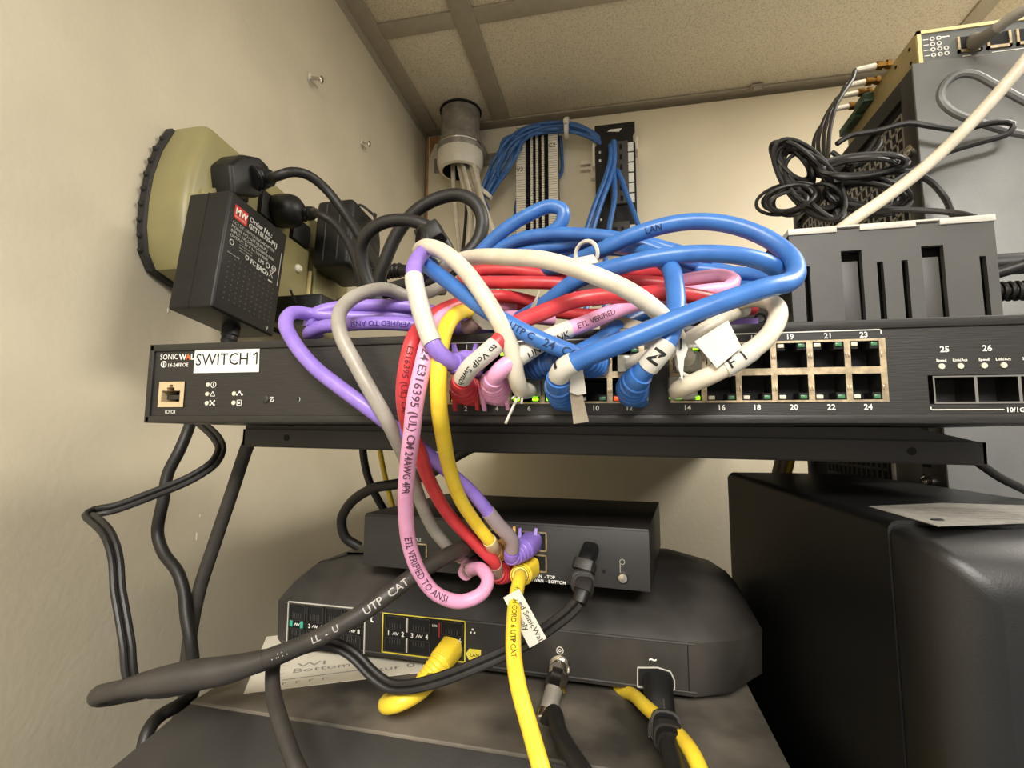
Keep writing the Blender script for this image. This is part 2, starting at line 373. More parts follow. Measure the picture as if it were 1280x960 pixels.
# ================================================================== BACK WALL
# conduit
ct = thing('conduit', 'grey metal conduit stub dropping through the ceiling with a white bushing', 'conduit', (-318, 1000, 560))
cx, cy = -318.0, 1000.0
MB().lathe((cx, cy, 0), (0, 0, 1), [(42, 618), (42, 720)], 28).build('pipe', GALV, ct)
MB().lathe((cx, cy, 0), (0, 0, 1), [(42, 640), (46, 638), (49, 628), (49, 606), (46, 600), (42, 600)], 28).build('coupling', GALV, ct)
q = MB(); n = 28
for R0, R1, z0, z1 in ((47, 50, 612, 606), (50, 50, 606, 584), (50, 45, 584, 570), (45, 38, 570, 568)):
    q.loft([[(cx + r * math.cos(2 * math.pi * i / n), cy + r * math.sin(2 * math.pi * i / n), z) for i in range(n)] for r, z in ((R0, z0), (R1, z1))], cap=False)
q.build('bushing', PWHITE, ct)
MB().loft([[(cx + r * math.cos(2 * math.pi * i / n), cy + r * math.sin(2 * math.pi * i / n), z) for i in range(n)] for r, z in ((38, 568), (36.5, 572), (36.5, 625))], cap=False).lathe((cx, cy, 0), (0, 0, 1), [(36, 622), (36, 626)], 24).build('pipe_bore', VOID, ct)  # bore coloured near black in place of the shade inside the pipe
MB().torus((cx, cy, ZC - 2), (0, 0, 1), 43, 3, 28, 6).build('ceiling_hole_rim', VOID, ct)
q = MB().torus((cx, cy, 622), (0, 0, 1), 47, 3.2, 28, 8); q.build('clamp_ring', CHROME, ct)
st = MB().box(-396, -360, 1046, 1051, 600, 634, 4).box(-276, -226, 1046, 1051, 606, 632, 4).box(-372, -360, 1000, 1050, 602, 632, 1).box(-278, -268, 1000, 1050, 604, 632, 1)
st.build('strap', GALV, ct)
for x in (-382, -242): MB().lathe((x, 1046, 617), (0, -1, 0), [(8, 0), (8, 3), (5, 5), (1, 5.5)], 12).build('strap_screw', CHROME, ct)
# white cables falling out of the conduit
wc = [((566, 203), (568, 250), (573, 300), (576, 330)), ((573, 203), (580, 235), (588, 270), (584, 320)), ((578, 203), (586, 235), (595, 270), (592, 325)), ((583, 203), (590, 232), (602, 275), (600, 330)),
      ((588, 204), (596, 235), (608, 275), (612, 325)), ((592, 205), (598, 232), (606, 262), (618, 300)), ((596, 207), (600, 240), (612, 275), (628, 318)), ((580, 206), (584, 240), (590, 285), (588, 335))]
for k, w in enumerate(wc):
    pts = [P(w[0][0], w[0][1] - 6, 1000 - 6 * (k % 3))] + [P(a, b, 1000 - (k % 3) * 8 - i * 14) for i, (a, b) in enumerate(w)] + [P(w[-1][0] + 4, 380, 930), P(w[-1][0] + 10, 430, 915)]
    tag(Path(pts, 12).tube(MB(), 5.0, n=8).build('low_voltage_cable', CAB['white']), 'thin white cable hanging in the bunch below the ceiling conduit', 'cable', 'white cables below the conduit')
tag(Path([P(580, 205, 985), P(583, 250, 985), P(580, 300, 970), P(576, 330, 960)], 12).tube(MB(), 3.4, n=8).build('low_voltage_cable', CAB['black']), 'thin black cable among the white ones below the conduit', 'cable')
tag(Path([P(608, 282, 970), P(610, 300, 965), P(606, 325, 955)], 8).tube(MB(), 5, n=8).build('low_voltage_cable', CAB['yellow']), 'short yellow cable end at the foot of the white bunch', 'cable')
# punch-down block
pb = thing('punch_down_block', 'white telephone punch-down block with rows of metal clips on the backboard', 'punch block', (-151, 1036, 405))
MB().box(-180, -122, 1022, 1052, 405, 660, 1.5).build('base', GREYP, pb)
for x0, x1 in ((-196, -176), (-127, -107)):
    MB().box(x0 + 1, x1 - 1, 1014, 1050, 405, 664, 1).build('fanning_strip', GREYP, pb)
    q = MB()
    for k in range(50): z = 408 + k * 5.1; q.box(x0, x1, 1008, 1015, z, z + 4.1)
    q.build('strip_teeth', PWHITE, pb, stuff=True)
q = MB(); q2 = MB()
for cxk in (-172, -163, -157, -151.5, -145, -139, -133):
    for k in range(50):
        z = 408 + k * 5.1
        (q if cxk in (-163, -151.5, -139) else q2).box(cxk - 2.6, cxk + 2.6, 1010, 1024, z, z + (3.9 if cxk in (-163, -151.5, -139) else 3.0))
q.build('clip_rows', PWHITE, pb, stuff=True); q2.build('wire_slots', VOID, pb, stuff=True)
MB().text('V1', (-195, 1007.4, 650), (1, 0, 0), (0, 0, 1), 13).text('V2', (-195, 1007.6, 606), (1, 0, 0), (0, 0, 1), 13).text('V3', (-195, 1007.6, 560), (1, 0, 0), (0, 0, 1), 13).text('C1', (-126, 1007.6, 652), (1, 0, 0), (0, 0, 1), 13).text('C2', (-126, 1007.6, 606), (1, 0, 0), (0, 0, 1), 13).build('handwriting', INK, pb)
# wall patch panel
pp = thing('patch_bay', 'narrow black vertical patch panel with white label windows on the backboard', 'patch panel', (10, 1036, 385))
MB().prism([(-30, 1018, 385), (52, 1018, 385), (52, 1018, 600), (48, 1018, 606), (48, 1018, 620), (52, 1018, 626), (52, 1018, 648), (-30, 1018, 648), (-30, 1018, 626), (-26, 1018, 620), (-26, 1018, 606), (-30, 1018, 600)], (0, 5, 0)).build('face_plate', BLK, pp)
MB().box(-36, -30, 1020, 1052, 560, 612, 1).box(52, 58, 1020, 1052, 588, 616, 1).build('standoff', PWHITE, pp)
MB().box(-62, -30, 1040, 1050, 578, 586).box(-62, -30, 1040, 1050, 566, 572).box(-40, -30, 1038, 1050, 545, 600).build('wall_bracket', PWHITE, pp)
for (z0, z1) in ((470, 604), (386, 432)):
    MB().box(0, 36, 1010, 1019, z0, z1, 1).build('jack_block', GREYP, pp)
for k in range(6):
    z = 604 - k * 22
    box('jack', VOID, pp, 20, 25, 1008.8, 1012, z - 18, z - 8, local=False); box('jack', VOID, pp, 4, 12, 1008.8, 1012, z - 18, z - 6, local=False)
    box('label_window', WHT, pp, 37, 48, 1016, 1018.5, z - 21, z - 2, local=False)
box('jack', VOID, pp, 4, 12, 1008.8, 1012, 396, 420, local=False); box('jack', VOID, pp, 20, 25, 1008.8, 1012, 396, 420, local=False); box('label_window', WHT, pp, 37, 48, 1016, 1018.5, 396, 426, local=False)
MB().prism([(-4, 1017.4, 632), (2, 1017.4, 636), (26, 1017.4, 636), (20, 1017.4, 629)], (0, .6, 0)).build('white_mark', WHT, pp)
for z in (586, 568, 498, 440): MB().box(-22, -18, 1017.4, 1018.2, z, z + 5).build('port_mark', WHT, pp)
# blue cables at the patch panel
for k, (pts, lab) in enumerate((([(764, 182), (763, 200), (756, 225), (744, 255), (732, 290), (724, 312)], 'thin blue cable leaving the top of the black patch panel, outermost of the fan'),
        ([(767, 178), (768, 200), (762, 225), (751, 255), (740, 290), (734, 312)], 'thin blue cable in the patch panel fan, second from the punch block'),
        ([(766, 205), (768, 225), (768, 250), (763, 275), (759, 300), (757, 315)], 'thin blue cable dropping straight down the middle of the patch panel'),
        ([(771, 214), (776, 222), (784, 245), (792, 265), (799, 285), (806, 305)], 'thin blue cable slanting across the label windows of the patch panel'))):
    p = Path([P(pts[0][0], pts[0][1], 1014)] + [P(a, b, 990 - 10 * i) for i, (a, b) in enumerate(pts)] + [P(pts[-1][0], 370, 915), P(pts[-1][0] - 6, 430, 900)], 10)
    t = thing('patch_cable', lab, 'cable', p.p[0], group='thin blue cables at the patch panel'); p.tube(MB(), 5.0, n=8).build('jacket', CAB['blue'], t)
    MB().lathe(p.p[0], p.t[3], [(6.5, -2), (7, 4), (6, 14), (5, 18)], 10).build('boot', CAB['blue'], t)
# bundle of thin blue cables over the punch block
for k in range(6):
    o = (k - 2.5); j = 1.5 * math.sin(k * 2.1)
    j2 = 6 * ((k * 5) % 3 - 1)
    pts = [P(605 + o * 2.2, 247 + o * .8, 1006 + j2), P(613 + o * 2.6, 230 + o * 1.5, 1000 + j2), P(628 + o * 4.0 + j, 205 + o * 2.0, 996 - j2), P(642 + o * 3.0, 181 + o * 2.2 + j, 996 + j2), P(660 + o, 167 + o * 2.9 - j, 998 - j2), P(690, 160 + o * 2.6 + j, 1000 + j2), P(720, 162 + o * 2.6, 1006 - j2), P(746 + o * .6, 174 + o * 2.4, 1018), P(760, 187 + o * 1.8, 1030)]
    if k == 5: pts = pts[:4] + [P(652, 175, 1002), P(662, 167, 1008), P(668, 172, 1020)]
    tag(Path(pts, 12).tube(MB(), 4.0, n=8).build('data_cable', CAB['tblue']), 'thin dark blue cable of the tied bundle arching over the punch block', 'cable', 'blue cable bundle over the punch block')
tag(Path([P(622, 222, 995), P(624, 195, 995), P(630, 174, 995), P(640, 170, 1000), P(650, 168, 1005)], 10).tube(MB(), 3.6, n=8).build('data_cable', CAB['tblue']), 'stray blue cable looping away from the bundle beside the conduit', 'cable')
tag(Path([P(604, 250, 1000), P(609, 262, 995), P(608, 278, 985), P(600, 292, 975), P(590, 305, 965)], 10).tube(MB(), 5, n=8).build('data_cable', CAB['tblue']), 'blue cable tail curling down below the tied bundle', 'cable')
tag(Path([P(652, 235, 1035), P(646, 255, 1040), P(645, 275, 1040), P(650, 300, 1040)], 10).tube(MB(), 5, n=8).build('data_cable', CAB['tblue']), 'dark blue cable running down the side of the punch block near the conduit', 'cable')
tag(Path([P(700, 170, 1030), P(702, 190, 1040), P(702, 215, 1040), P(698, 222, 1042)], 10).tube(MB(), 4, n=8).build('data_cable', CAB['tblue']), 'dark blue cable edging the far side of the punch block', 'cable')
for (px, py, ax, R, lab) in ((605, 243, (0.55, 0, 0.8), 19, 'white cable tie round the lower end of the blue bundle'), (708, 160, (1, 0, -0.05), 21, 'white cable tie on the blue bundle above the punch block')):
    c = P(px, py, 1004); t = thing('cable_tie', lab, 'cable tie', c)
    MB().lathe(c - V(ax) * 3, ax, [(R - 1, 0), (R, 0.2), (R, 8), (R - 1, 8.2)], 20).build('band', PWHITE, t)
    MB().box(c.x - 4, c.x + 4, c.y - R - 6, c.y - R + 1, c.z - 5, c.z + 5, 1).build('head', PWHITE, t)
# ================================================================== SHELF UNDER THE SWITCH
RY = lambda d: Matrix.Rotation(math.radians(d), 4, 'Y')
sh = thing('equipment_shelf', 'black steel cantilever shelf with a folded front lip carrying the switch', 'shelf', (-238, 290, -6.0), RY(1.05))
MB().hexa([(0, 2, 8.6), (388, 2, 8.6), (388, 740, 8.6), (0, 740, 8.6), (0, 2, 12.9), (388, 2, 17.4), (388, 740, 17.4), (0, 740, 12.9)]).build('tray', BLKM, sh, local=True)
q = MB(); plate(q, 0, 415, 0, 10.5, 0, [], 1.6); q.box(0, 415, 1.6, 2.4, 0, 10.5); q.box(0, 415, 0, 12, -0.8, 0, 0.3)
q.add([(0, 0, 10.5), (415, 0, 10.5), (415, 2, 10.5), (0, 2, 10.5)], [(0, 1, 2, 3)]); q.build('front_lip', BLKM, sh, local=True)
for x in (0, 413.6):
    MB().prism([(x, 0, 0), (x, 0, 10.5), (x, 70, 14), (x, 250, 14), (x, 250, 4), (x, 120, 3)], (1.4, 0, 0)).build('side_flange', BLKM, sh, local=True)
MB().prism([(387, 2.5, 9), (414, 2.5, 9), (414, 2.5, 10.5), (387, 2.5, 17)], (0, 90, 0)).build('gusset', BLKM, sh, local=True)
MB().cyl((402, 70, 13), (402, 70, 17), 5, n=12).cyl((402, 70, 17), (402, 70, 20), 3, n=10).build('bolt', GALV, sh, local=True)
for x in (32, 383): MB().cyl((x, -.25, 5.4), (x, .3, 5.4), 2.0, n=14).build('screw_hole', VOID, sh, local=True)
MB().hexa([(380, 92, 8.6), (440, 92, 8.6), (440, 745, 8.6), (380, 745, 8.6), (380, 92, 12.5), (440, 92, 12.5), (440, 745, 12.5), (380, 745, 12.5)]).build('tray_shade_slab', BLKM, sh, local=True)  # unseen slab added beside the tray to keep lamp light off the wall below
# ================================================================== NETWORK SWITCH
O = V((-260, 240, 7.4)); TILT = RY(0.36)
sw = thing('network_switch', 'black rack network switch with rows of ports and a SWITCH label', 'network switch', O, TILT)
SWI = (Matrix.Translation(O) @ TILT).inverted()
def S(px, py): q = SWI @ PL(px, py, O, V((0, 1, 0))); return q.x, q.z
HS = 44.6; WS = 442.0
xa, zb = S(559, 505.5); xb, zt = S(805, 431.5); A1 = (xa, xb, zb, zt - .2)
xa2, _ = S(838, 508); xb2, _ = S(1111, 505); A2 = (xa2, xb2, zb, zt)
xs0, zs0 = S(1162, 505); _, zs1 = S(1165, 469); AS = (xs0, 436.0, zs0, zs1)
cx0, cz0 = S(198, 509); cx1, cz1 = S(232, 477); AC = (cx0, cx1, cz0, cz1)
holes = [A1, A2, AS, AC]
q = MB(); plate(q, 0, WS, 0, HS, 0, holes, 14)
q.add([(0, 0, 0), (WS, 0, 0), (WS, 210, 0), (0, 210, 0), (0, 0, HS), (WS, 0, HS), (WS, 210, HS), (0, 210, HS)], [(0, 3, 2, 1), (4, 5, 6, 7), (1, 2, 6, 5), (2, 3, 7, 6), (3, 0, 4, 7)])
q.build('chassis', SWF, sw, local=True)
MB().box(0, WS, -1.2, 0.6, HS - 4.2, HS, 0.8).box(0, WS, -1.2, 0.6, 0, 4.0, 0.8).build('bezel_rail', SWF, sw, local=True)
MB().box(-0.4, 3, -1.2, 0.6, 0, HS, 0.5).build('end_cap', SWF, sw, local=True)
MB().box(2, WS - 2, 13, 14, 2, HS - 2).build('inner_panel', VOID, sw, local=True)
NUM = MB(); U, Z = (1, 0, 0), (0, 0, 1)
lit = {2: (LEDG, LEDG), 4: (LEDG, LEDG), 6: (LEDG, LEDG), 8: (LEDG, LEDG), 12: (LEDO, LEDG), 14: (LEDG, LEDG), 13: (LEDW, LEDG), 1: (LEDG, LEDG), 3: (LEDG, LEDG)}
PORT = {}
for (A, first) in ((A1, 1), (A2, 13)):
    x0, x1, z0, z1 = A; cw = (x1 - x0) / 6; zm = (z0 + z1) / 2; hl = []
    for k in range(6):
        a = x0 + k * cw + (1.2 if k else 1.6); b = x0 + (k + 1) * cw - (1.2 if k < 5 else 2.4)
        for row in (0, 1):
            lo_, hi_ = (zm + 1.5, z1 - 0.9) if row == 0 else (z0 + 0.9, zm - 1.5)
            hl.append((a, b, lo_, hi_)); num = first + 2 * k + row; PORT[num] = ((a + b) / 2, (lo_ + hi_) / 2)
            cav = MB().add([(a, -0.3, lo_), (b, -0.3, lo_), (b, -0.3, hi_), (a, -0.3, hi_), (a, 11, lo_), (b, 11, lo_), (b, 11, hi_), (a, 11, hi_)], [(0, 1, 5, 4), (1, 2, 6, 5), (2, 3, 7, 6), (3, 0, 4, 7), (4, 5, 6, 7)])
            w = (b - a); ln = 2.6
            zz0, zz1 = (hi_ - ln, hi_) if row == 0 else (lo_, lo_ + ln)
            cav.box(a, a + w * .30, 0.2, 8, zz0 - (0.6 if row == 0 else 0), zz1 + (0.6 if row else 0)); cav.box(b - w * .30, b, 0.2, 8, zz0 - (0.6 if row == 0 else 0), zz1 + (0.6 if row else 0))
            po = cav.build('port', VOID, sw, local=True)
            ml, mr = lit.get(num, (LEDW, LEDD))
            for mm_, xx in ((ml, a + w * .05), (mr, b - w * .27)): MB().box(xx, xx + w * .22, -0.5, 1.2, zz0 + .5, zz1 - .4, 0.3).build('led', mm_, po, local=True)
            for xx in (a - 1.0, b + 0.3): MB().box(xx, xx + 0.7, -1.0, 0.5, (lo_ + hi_) / 2 - 1.6, (lo_ + hi_) / 2 + 0.6, 0.2).build('ground_tab', STEEL, po, local=True)
            NUM.text(str(num), ((a + b) / 2 + (1.6 if num < 13 else 0), -0.25, (z1 + 0.7) if row == 0 else (z0 - 3.3)), U, Z, 3.3, 'C', bold=0.02)
    MB(); q = MB(); plate(q, x0, x1, z0, z1, -0.6, hl, 0.8)
    q.add([(x0, -.6, z0), (x1, -.6, z0), (x1, -.6, z1), (x0, -.6, z1), (x0, .4, z0), (x1, .4, z0), (x1, .4, z1), (x0, .4, z1)], [(0, 4, 5, 1), (1, 5, 6, 2), (2, 6, 7, 3), (3, 7, 4, 0)])
    q.build('port_shell', STEEL, sw, local=True)
    NUM.box(x0, x1 - 1, -.35, -.1, z1 + 3.6, z1 + 4.1).box(x1 - 1.4, x1 - 1, -.35, -.1, z1 + 2.0, z1 + 4.1).box(x0, x0 + .4, -.35, -.1, z1 + 2.0, z1 + 4.1)
# uplink cages
x0, x1, z0, z1 = AS; cw = 15.2; hl = []
for k in range(4):
    a = x0 + 2.2 + k * cw; b = a + cw - 1.1
    if b > x1 - 1: break
    hl.append((a, b, z0 + .8, z1 - 1))
    MB().add([(a, 0, z0 + .8), (b, 0, z0 + .8), (b, 0, z1 - 1), (a, 0, z1 - 1), (a, 12, z0 + .8), (b, 12, z0 + .8), (b, 12, z1 - 1), (a, 12, z1 - 1)], [(0, 1, 5, 4), (1, 2, 6, 5), (2, 3, 7, 6), (3, 0, 4, 7), (4, 5, 6, 7)]).build('uplink_port', VOID, sw, local=True)
    xm = (a + b) / 2
    NUM.text(str(25 + k), (xm - 2.5, -.25, z1 + 9.6), U, Z, 3.5, 'C', bold=.02)
    for dx, s in ((-4, 'Speed'), (2.8, 'Link/Act')):
        NUM.text(s, (xm + dx, -.25, z1 + 5.6), U, Z, 1.55, 'C', bold=.02)
        MB().cyl((xm + dx, -.6, z1 + 3.6), (xm + dx, .3, z1 + 3.6), 1.15, n=12).build('led', LEDW, sw, local=True)
q = MB(); plate(q, x0 + 1.6, hl[-1][1] + .8, z0, z1 - .4, -.5, hl, 10); q.build('uplink_cage', CHROME, sw, local=True)
NUM.box(x0, x0 + 26, -.35, -.1, z0 - 2.6, z0 - 2.2).box(x0, x0 + .4, -.35, -.1, z0 - 2.6, z0 - 1.2).text('10/1G SFP+', (x0 + 27, -.25, z0 - 3.4), U, Z, 2.6, 'L', bold=.02)
# console port
x0, x1, z0, z1 = AC
q = MB(); plate(q, x0, x1, z0, z1, -0.6, [(x0 + 2, x1 - 2.6, z0 + 3, z1 - 5), ((x0 + x1) / 2 - 3, (x0 + x1) / 2 + 2, z1 - 5, z1 - 3.2), ((x0 + x1) / 2 - 1.6, (x0 + x1) / 2 + .8, z1 - 3.2, z1 - 1.6)], 10); q.build('console_shell', mat('tan_port_housing', (196, 176, 138), .5), sw, local=True)
MB().box(x0 + 3, x1 - 4, 2, 6, z0 + 4.4, z0 + 7, .3).build('console_tongue', BLKM, sw, local=True)
NUM.text('IOIOI', ((x0 + x1) / 2, -.25, z0 - 3.6), U, Z, 2.9, 'C')
a, b = S(201, 448); NUM.text('SONIC', (a, -.25, b - .8), U, Z, 4.4, 'L', sx=.93)
a, b = S(225, 448); NUM.text('W', (a - .4, -.25, b - .8), U, Z, 4.4, 'L', bold=.035); NUM.text('LL', (a + 7.6, -.25, b - .8), U, Z, 4.4, 'L', bold=.035)
MB().text('A', (a + 4.0, -.25, b - .8), U, Z, 4.4, 'L', bold=.035).build('logo_accent', ORANGE, sw, local=True)
a, b = S(211, 457.5); NUM.text('14-24FPOE', (a, -.25, b - .6), U, Z, 3.0, 'L', bold=.008)
a, b = S(205, 455.5); NUM.torus((a, -.2, b), (0, 1, 0), 1.6, .35, 16, 4).box(a - .3, a + .3, -.3, -.1, b - 1, b + 1)
for (px, py, ic) in ((260.5, 481, 'i'), (259.5, 492.5, 'A'), (259, 504, 'x'), (293, 492, 'n'), (292.5, 503.5, 's')):
    a, b = S(px, py); MB().cyl((a, -.5, b), (a, .3, b), 1.2, n=12).build('led', LEDW, sw, local=True); a += 3.4
    if ic == 'i': NUM.torus((a, -.2, b), (0, 1, 0), 1.6, .22, 16, 4).box(a - .2, a + .2, -.3, -.1, b - .9, b + .9)
    elif ic == 'A':
        for (p, r) in (((a - 1.5, b - 1.2), (a, b + 1.4)), ((a, b + 1.4), (a + 1.5, b - 1.2)), ((a - 1.5, b - 1.2), (a + 1.5, b - 1.2))): NUM.cyl((p[0], -.2, p[1]), (r[0], -.2, r[1]), .2, n=4)
    elif ic == 'x':
        NUM.cyl((a - 1.4, -.2, b - 1.3), (a + 1.4, -.2, b + 1.3), .25, n=4).cyl((a - 1.4, -.2, b + 1.3), (a + 1.4, -.2, b - 1.3), .25, n=4)
        for dx in (-1.3, 1.3):
            for dz in (-1.2, 1.2): NUM.cyl((a + dx, -.3, b + dz), (a + dx, -.1, b + dz), .5, n=8)
    elif ic == 'n':
        for dx, dz in ((-1.6, -.6), (0, .9), (1.6, -.6)): NUM.cyl((a + dx, -.3, b + dz), (a + dx, -.1, b + dz), .6, n=8)
        NUM.cyl((a - 1.6, -.2, b - .6), (a, -.2, b + .9), .2, n=4).cyl((a, -.2, b + .9), (a + 1.6, -.2, b - .6), .2, n=4)
    else:
        for t4 in ((-1.5, 1.5, 1.3, 1.6), (-1.5, 1.5, -1.6, -1.3), (-1.5, -1.2, -1.6, 1.6), (1.2, 1.5, -1.6, 1.6), (-.5, .5, -.6, .6)): NUM.box(a + t4[0], a + t4[1], -.3, -.1, b + t4[2], b + t4[3])
a, b = S(332, 499); MB().lathe((a, 0, b), (0, -1, 0), [(2.2, 0), (2.2, .6), (1.6, .9), (.2, .9)], 14).build('reset_button', BLKM, sw, local=True)
a, b = S(340, 499); NUM.box(a - 1, a + 1, -.3, -.1, b + .9, b + 1.2).box(a - 1, a + 1, -.3, -.1, b - 1.2, b - .9).cyl((a - .7, -.2, b - .7), (a + .7, -.2, b + .7), .2, n=4).box(a - 1.2, a - .9, -.3, -.1, b, b + 1).box(a + .9, a + 1.2, -.3, -.1, b - 1, b)
a, b = S(375, 499); NUM.text(')', (a, -.25, b - .7), U, Z, 2.6, 'C'); MB().cyl((a - .8, -.3, b), (a - .8, .2, b), .9, n=10).build('pin_hole', VOID, sw, local=True)
NUM.build('white_lettering', WHT, sw, local=True, stuff=True)
# the stuck-on label
c4 = [S(242.5, 466.5), S(324, 465), S(325, 436), S(244.5, 438)]
lb = MB().prism([(a, -0.25, b) for a, b in c4], (0, -0.15, 0)).build('label_sticker', WHT, sw, local=True)
ua = V((c4[1][0] - c4[0][0], 0, c4[1][1] - c4[0][1])).normalized()
MB().text('SWITCH 1', V((c4[0][0] + 1.2, -.42, c4[0][1] + 4.2)), ua, Z, 9.6, 'L', sx=.94).cyl(V((c4[0][0] + 1.2, -.5, c4[0][1] + 4.2)) + ua * (text_w('SWITCH 1') * 9.6 * .94 - .5) + V((0, 0, 6.6)), V((c4[0][0] + 1.2, -.5, c4[0][1] + 4.2)) + ua * (text_w('SWITCH 1') * 9.6 * .94 - 2.6) + V((0, 0, 5.0)), .38, n=4).build('label_text', INK, lb, local=True)
# black power adapter foot and cord clips lying behind the ports
bx = thing('media_converter', 'low dark grey adapter box lying on the switch behind the white cable loop', 'adapter', P(960, 400, 300))
MB().box(36, 88, 285, 360, 53, 64, 2.5).build('housing', BLKM, bx); c = P(951, 398, 285); MB().torus(c, (0, 1, 0), 2.6, .7, 14, 6).build('socket_ring', VOID, bx)
pc = P(925, 397, 283); MB().box(pc.x - 9, pc.x + 9, 283, 285, 56, 62).build('purple_sticker', CAB['purple'], bx)
# ================================================================== OLIVE BATTERY BACKUP ON THE LEFT WALL
TX = Matrix.Rotation(math.radians(-5.0), 4, 'X')
ub = thing('battery_backup', 'olive and black battery backup unit mounted on the cream wall', 'battery backup', (-420, 364, 148), TX)
def outline(x, ins, y1=275.0):                 # local: Y depth, Z up (0..146)
    pts = [(7.5, 147), (-2, 118), (-6.5, 90), (-7, 62), (-5, 37), (0.7, 15), (10, 2.5), (34, -2)]
    far = [(y1 - 14, 0), (y1, 14), (y1, 132), (y1 - 14, 146)]
    cy_, cz_ = 140, 73
    return [(x, y + (ins if y < cy_ else -ins), z + (ins if z < cz_ else -ins)) for y, z in pts + far]
MB().loft([outline(0, 4), outline(2, 0), outline(9, 0), outline(11, 1.5)]).build('rubber_base', RUBBER, ub, local=True)
MB().loft([outline(10.5, 2), outline(13, 1), outline(40, 1), outline(46, 1.8), outline(50, 4), outline(52, 8)]).build('housing', OLIVE, ub, local=True)
for y, z in ((3, 133), (-2, 119), (-4.6, 105), (-6.6, 90), (-7, 75), (-7, 60), (-5.8, 45), (-3.4, 31), (-.5, 18)):
    MB().lathe((5, y + .5, z), (0, -1, 0), [(2.6, -1), (2.6, 1.4), (1.6, 2.8), (.2, 3.2)], 10).build('rubber_stud', RUBBER, ub, local=True)
MB().prism([(51, 8, 12), (51, 170, 12), (51, 170, 92), (51, 28, 92), (51, 6, 78)], (5, 0, 0), 1.5).build('outlet_ledge', OLIVE, ub, local=True)
MB().prism([(51, 185, 12), (51, 262, 12), (51, 262, 100), (51, 185, 100)], (6, 0, 0), 2).build('outlet_ledge', OLIVE, ub, local=True)
for (y, z) in ((44, 108), (95, 108), (150, 108), (206, 120), (60, 45)):
    MB().box(51, 57.5, y - 16, y + 16, z - 14, z + 14, 1).build('outlet', BLK, ub, local=True)
MB().lathe((55, 150, 62), (1, 0, 0), [(5, 0), (5, 3), (3, 5.5), (.5, 6)], 14).build('indicator', LEDW, ub, local=True)
MB().box(51.5, 56.4, 176, 178, 12, 70).build('panel_line', GOLDF, ub, local=True)
# big labelled power brick plugged into it
TB = Matrix.Rotation(math.radians(-7.5), 4, 'X')
br = thing('power_brick', 'large black power adapter with a printed spec label and vent dots', 'power adapter', (-357, 341, 103), TB)
# local: X 0..41 off the unit, Y 0..76 depth, Z 0..106 up
MB().box(0, 42, 0, 77, 0, 106, 2.2, 3).build('shell', BLK, br, local=True)
MB().box(19.6, 20.2, -.15, 77.1, .6, 105.6).build('mould_seam', VOID, br, local=True)
q = MB(); LB = MB()
FU, FV = (0, 1, 0), (0, 0, 1)
for i in range(10):
    for j in range(9): q.cyl((41.8, 10 + i * 6.3, 12 + j * 4.6), (42.5, 10 + i * 6.3, 12 + j * 4.6), .75, .5, n=6)
q.build('vent_dots', GREYP, br, local=True, stuff=True)
rl = MB().box(42, 42.2, 7, 22.5, 84, 96.5).build('red_logo_panel', REDLAB, br, local=True)
MB().text('MW', (42.3, 8.2, 88.5), FU, FV, 8.2, 'L', bold=.03, sx=.95).text('MEAN WELL', (42.3, 8.2, 85.5), FU, FV, 2.3, 'L').build('logo_print', PAPER, rl, local=True)
LB.text('Order No.:', (42.1, 25, 91.2), FU, FV, 6.6, bold=.025).text('GST18U05-P1J', (42.1, 25, 85), FU, FV, 6.4, bold=.025)
for k, s in enumerate(('AC / DC SWITCHING ADAPTOR', 'MODEL NO.: GST18U05-P1J', 'INPUT: 100-240VAC 50/60Hz 0.5A', 'OUTPUT: 5V = 3A 15W MAX.')): LB.text(s, (42.1, 6.6, 79.0 - k * 4.2), FU, FV, 3.9, sx=.98)
LB.text('LPS', (42.1, 43, 61), FU, FV, 5, bold=.02); LB.text('FC', (42.1, 33.5, 54.5), FU, FV, 6, bold=.04); LB.text('EAC', (42.1, 41.6, 53.5), FU, FV, 6.4, bold=.05)
for (y, z, r) in ((29, 57.5, 1.8), (64, 64, 2.6), (55.5, 63, 2.3), (55.5, 55, 1.7), (9.5, 62, 2.2)): LB.torus((42.1, y, z), (1, 0, 0), r, .4, 16, 4)
LB.box(42, 42.25, 63.2, 64.8, 63.2, 64.8); LB.cyl((42.1, 59, 54), (42.1, 64, 60), .35, n=4).cyl((42.1, 64, 54), (42.1, 59, 60), .35, n=4).cyl((42.1, 59, 60), (42.1, 64, 60), .35, n=4).box(42, 42.25, 58.5, 64.5, 49.5, 50.8)
for k in range(3): LB.text('caution dry location use', (42.1, 18, 64 - k * 2.6), FU, FV, 1.7)
LB.text('indoor use only', (42.1, 6.6, 51.5), FU, FV, 2.2).box(42, 42.2, 71.5, 71.9, 50, 84)
LB.torus((42.1, 66, 5.5), (1, 0, 0), 1.6, .4, 3, 4)
LB.build('spec_print', mat('dim_white_print', (190, 188, 180), .6), br, local=True, stuff=True)
MB().box(-12, 1, 24, 54, 56, 92, 1.5).build('plug_neck', BLK, br, local=True)
MB().lathe((22, 46, 0), (0, 0, -1), [(7.5, -1), (7.5, 8), (6.5, 9), (6.5, 12), (7, 13), (6, 16), (6, 18), (6.4, 19), (5.4, 22), (5.4, 24), (3.5, 26), (3.5, 34)], 16).build('strain_relief', BLK, br, local=True)
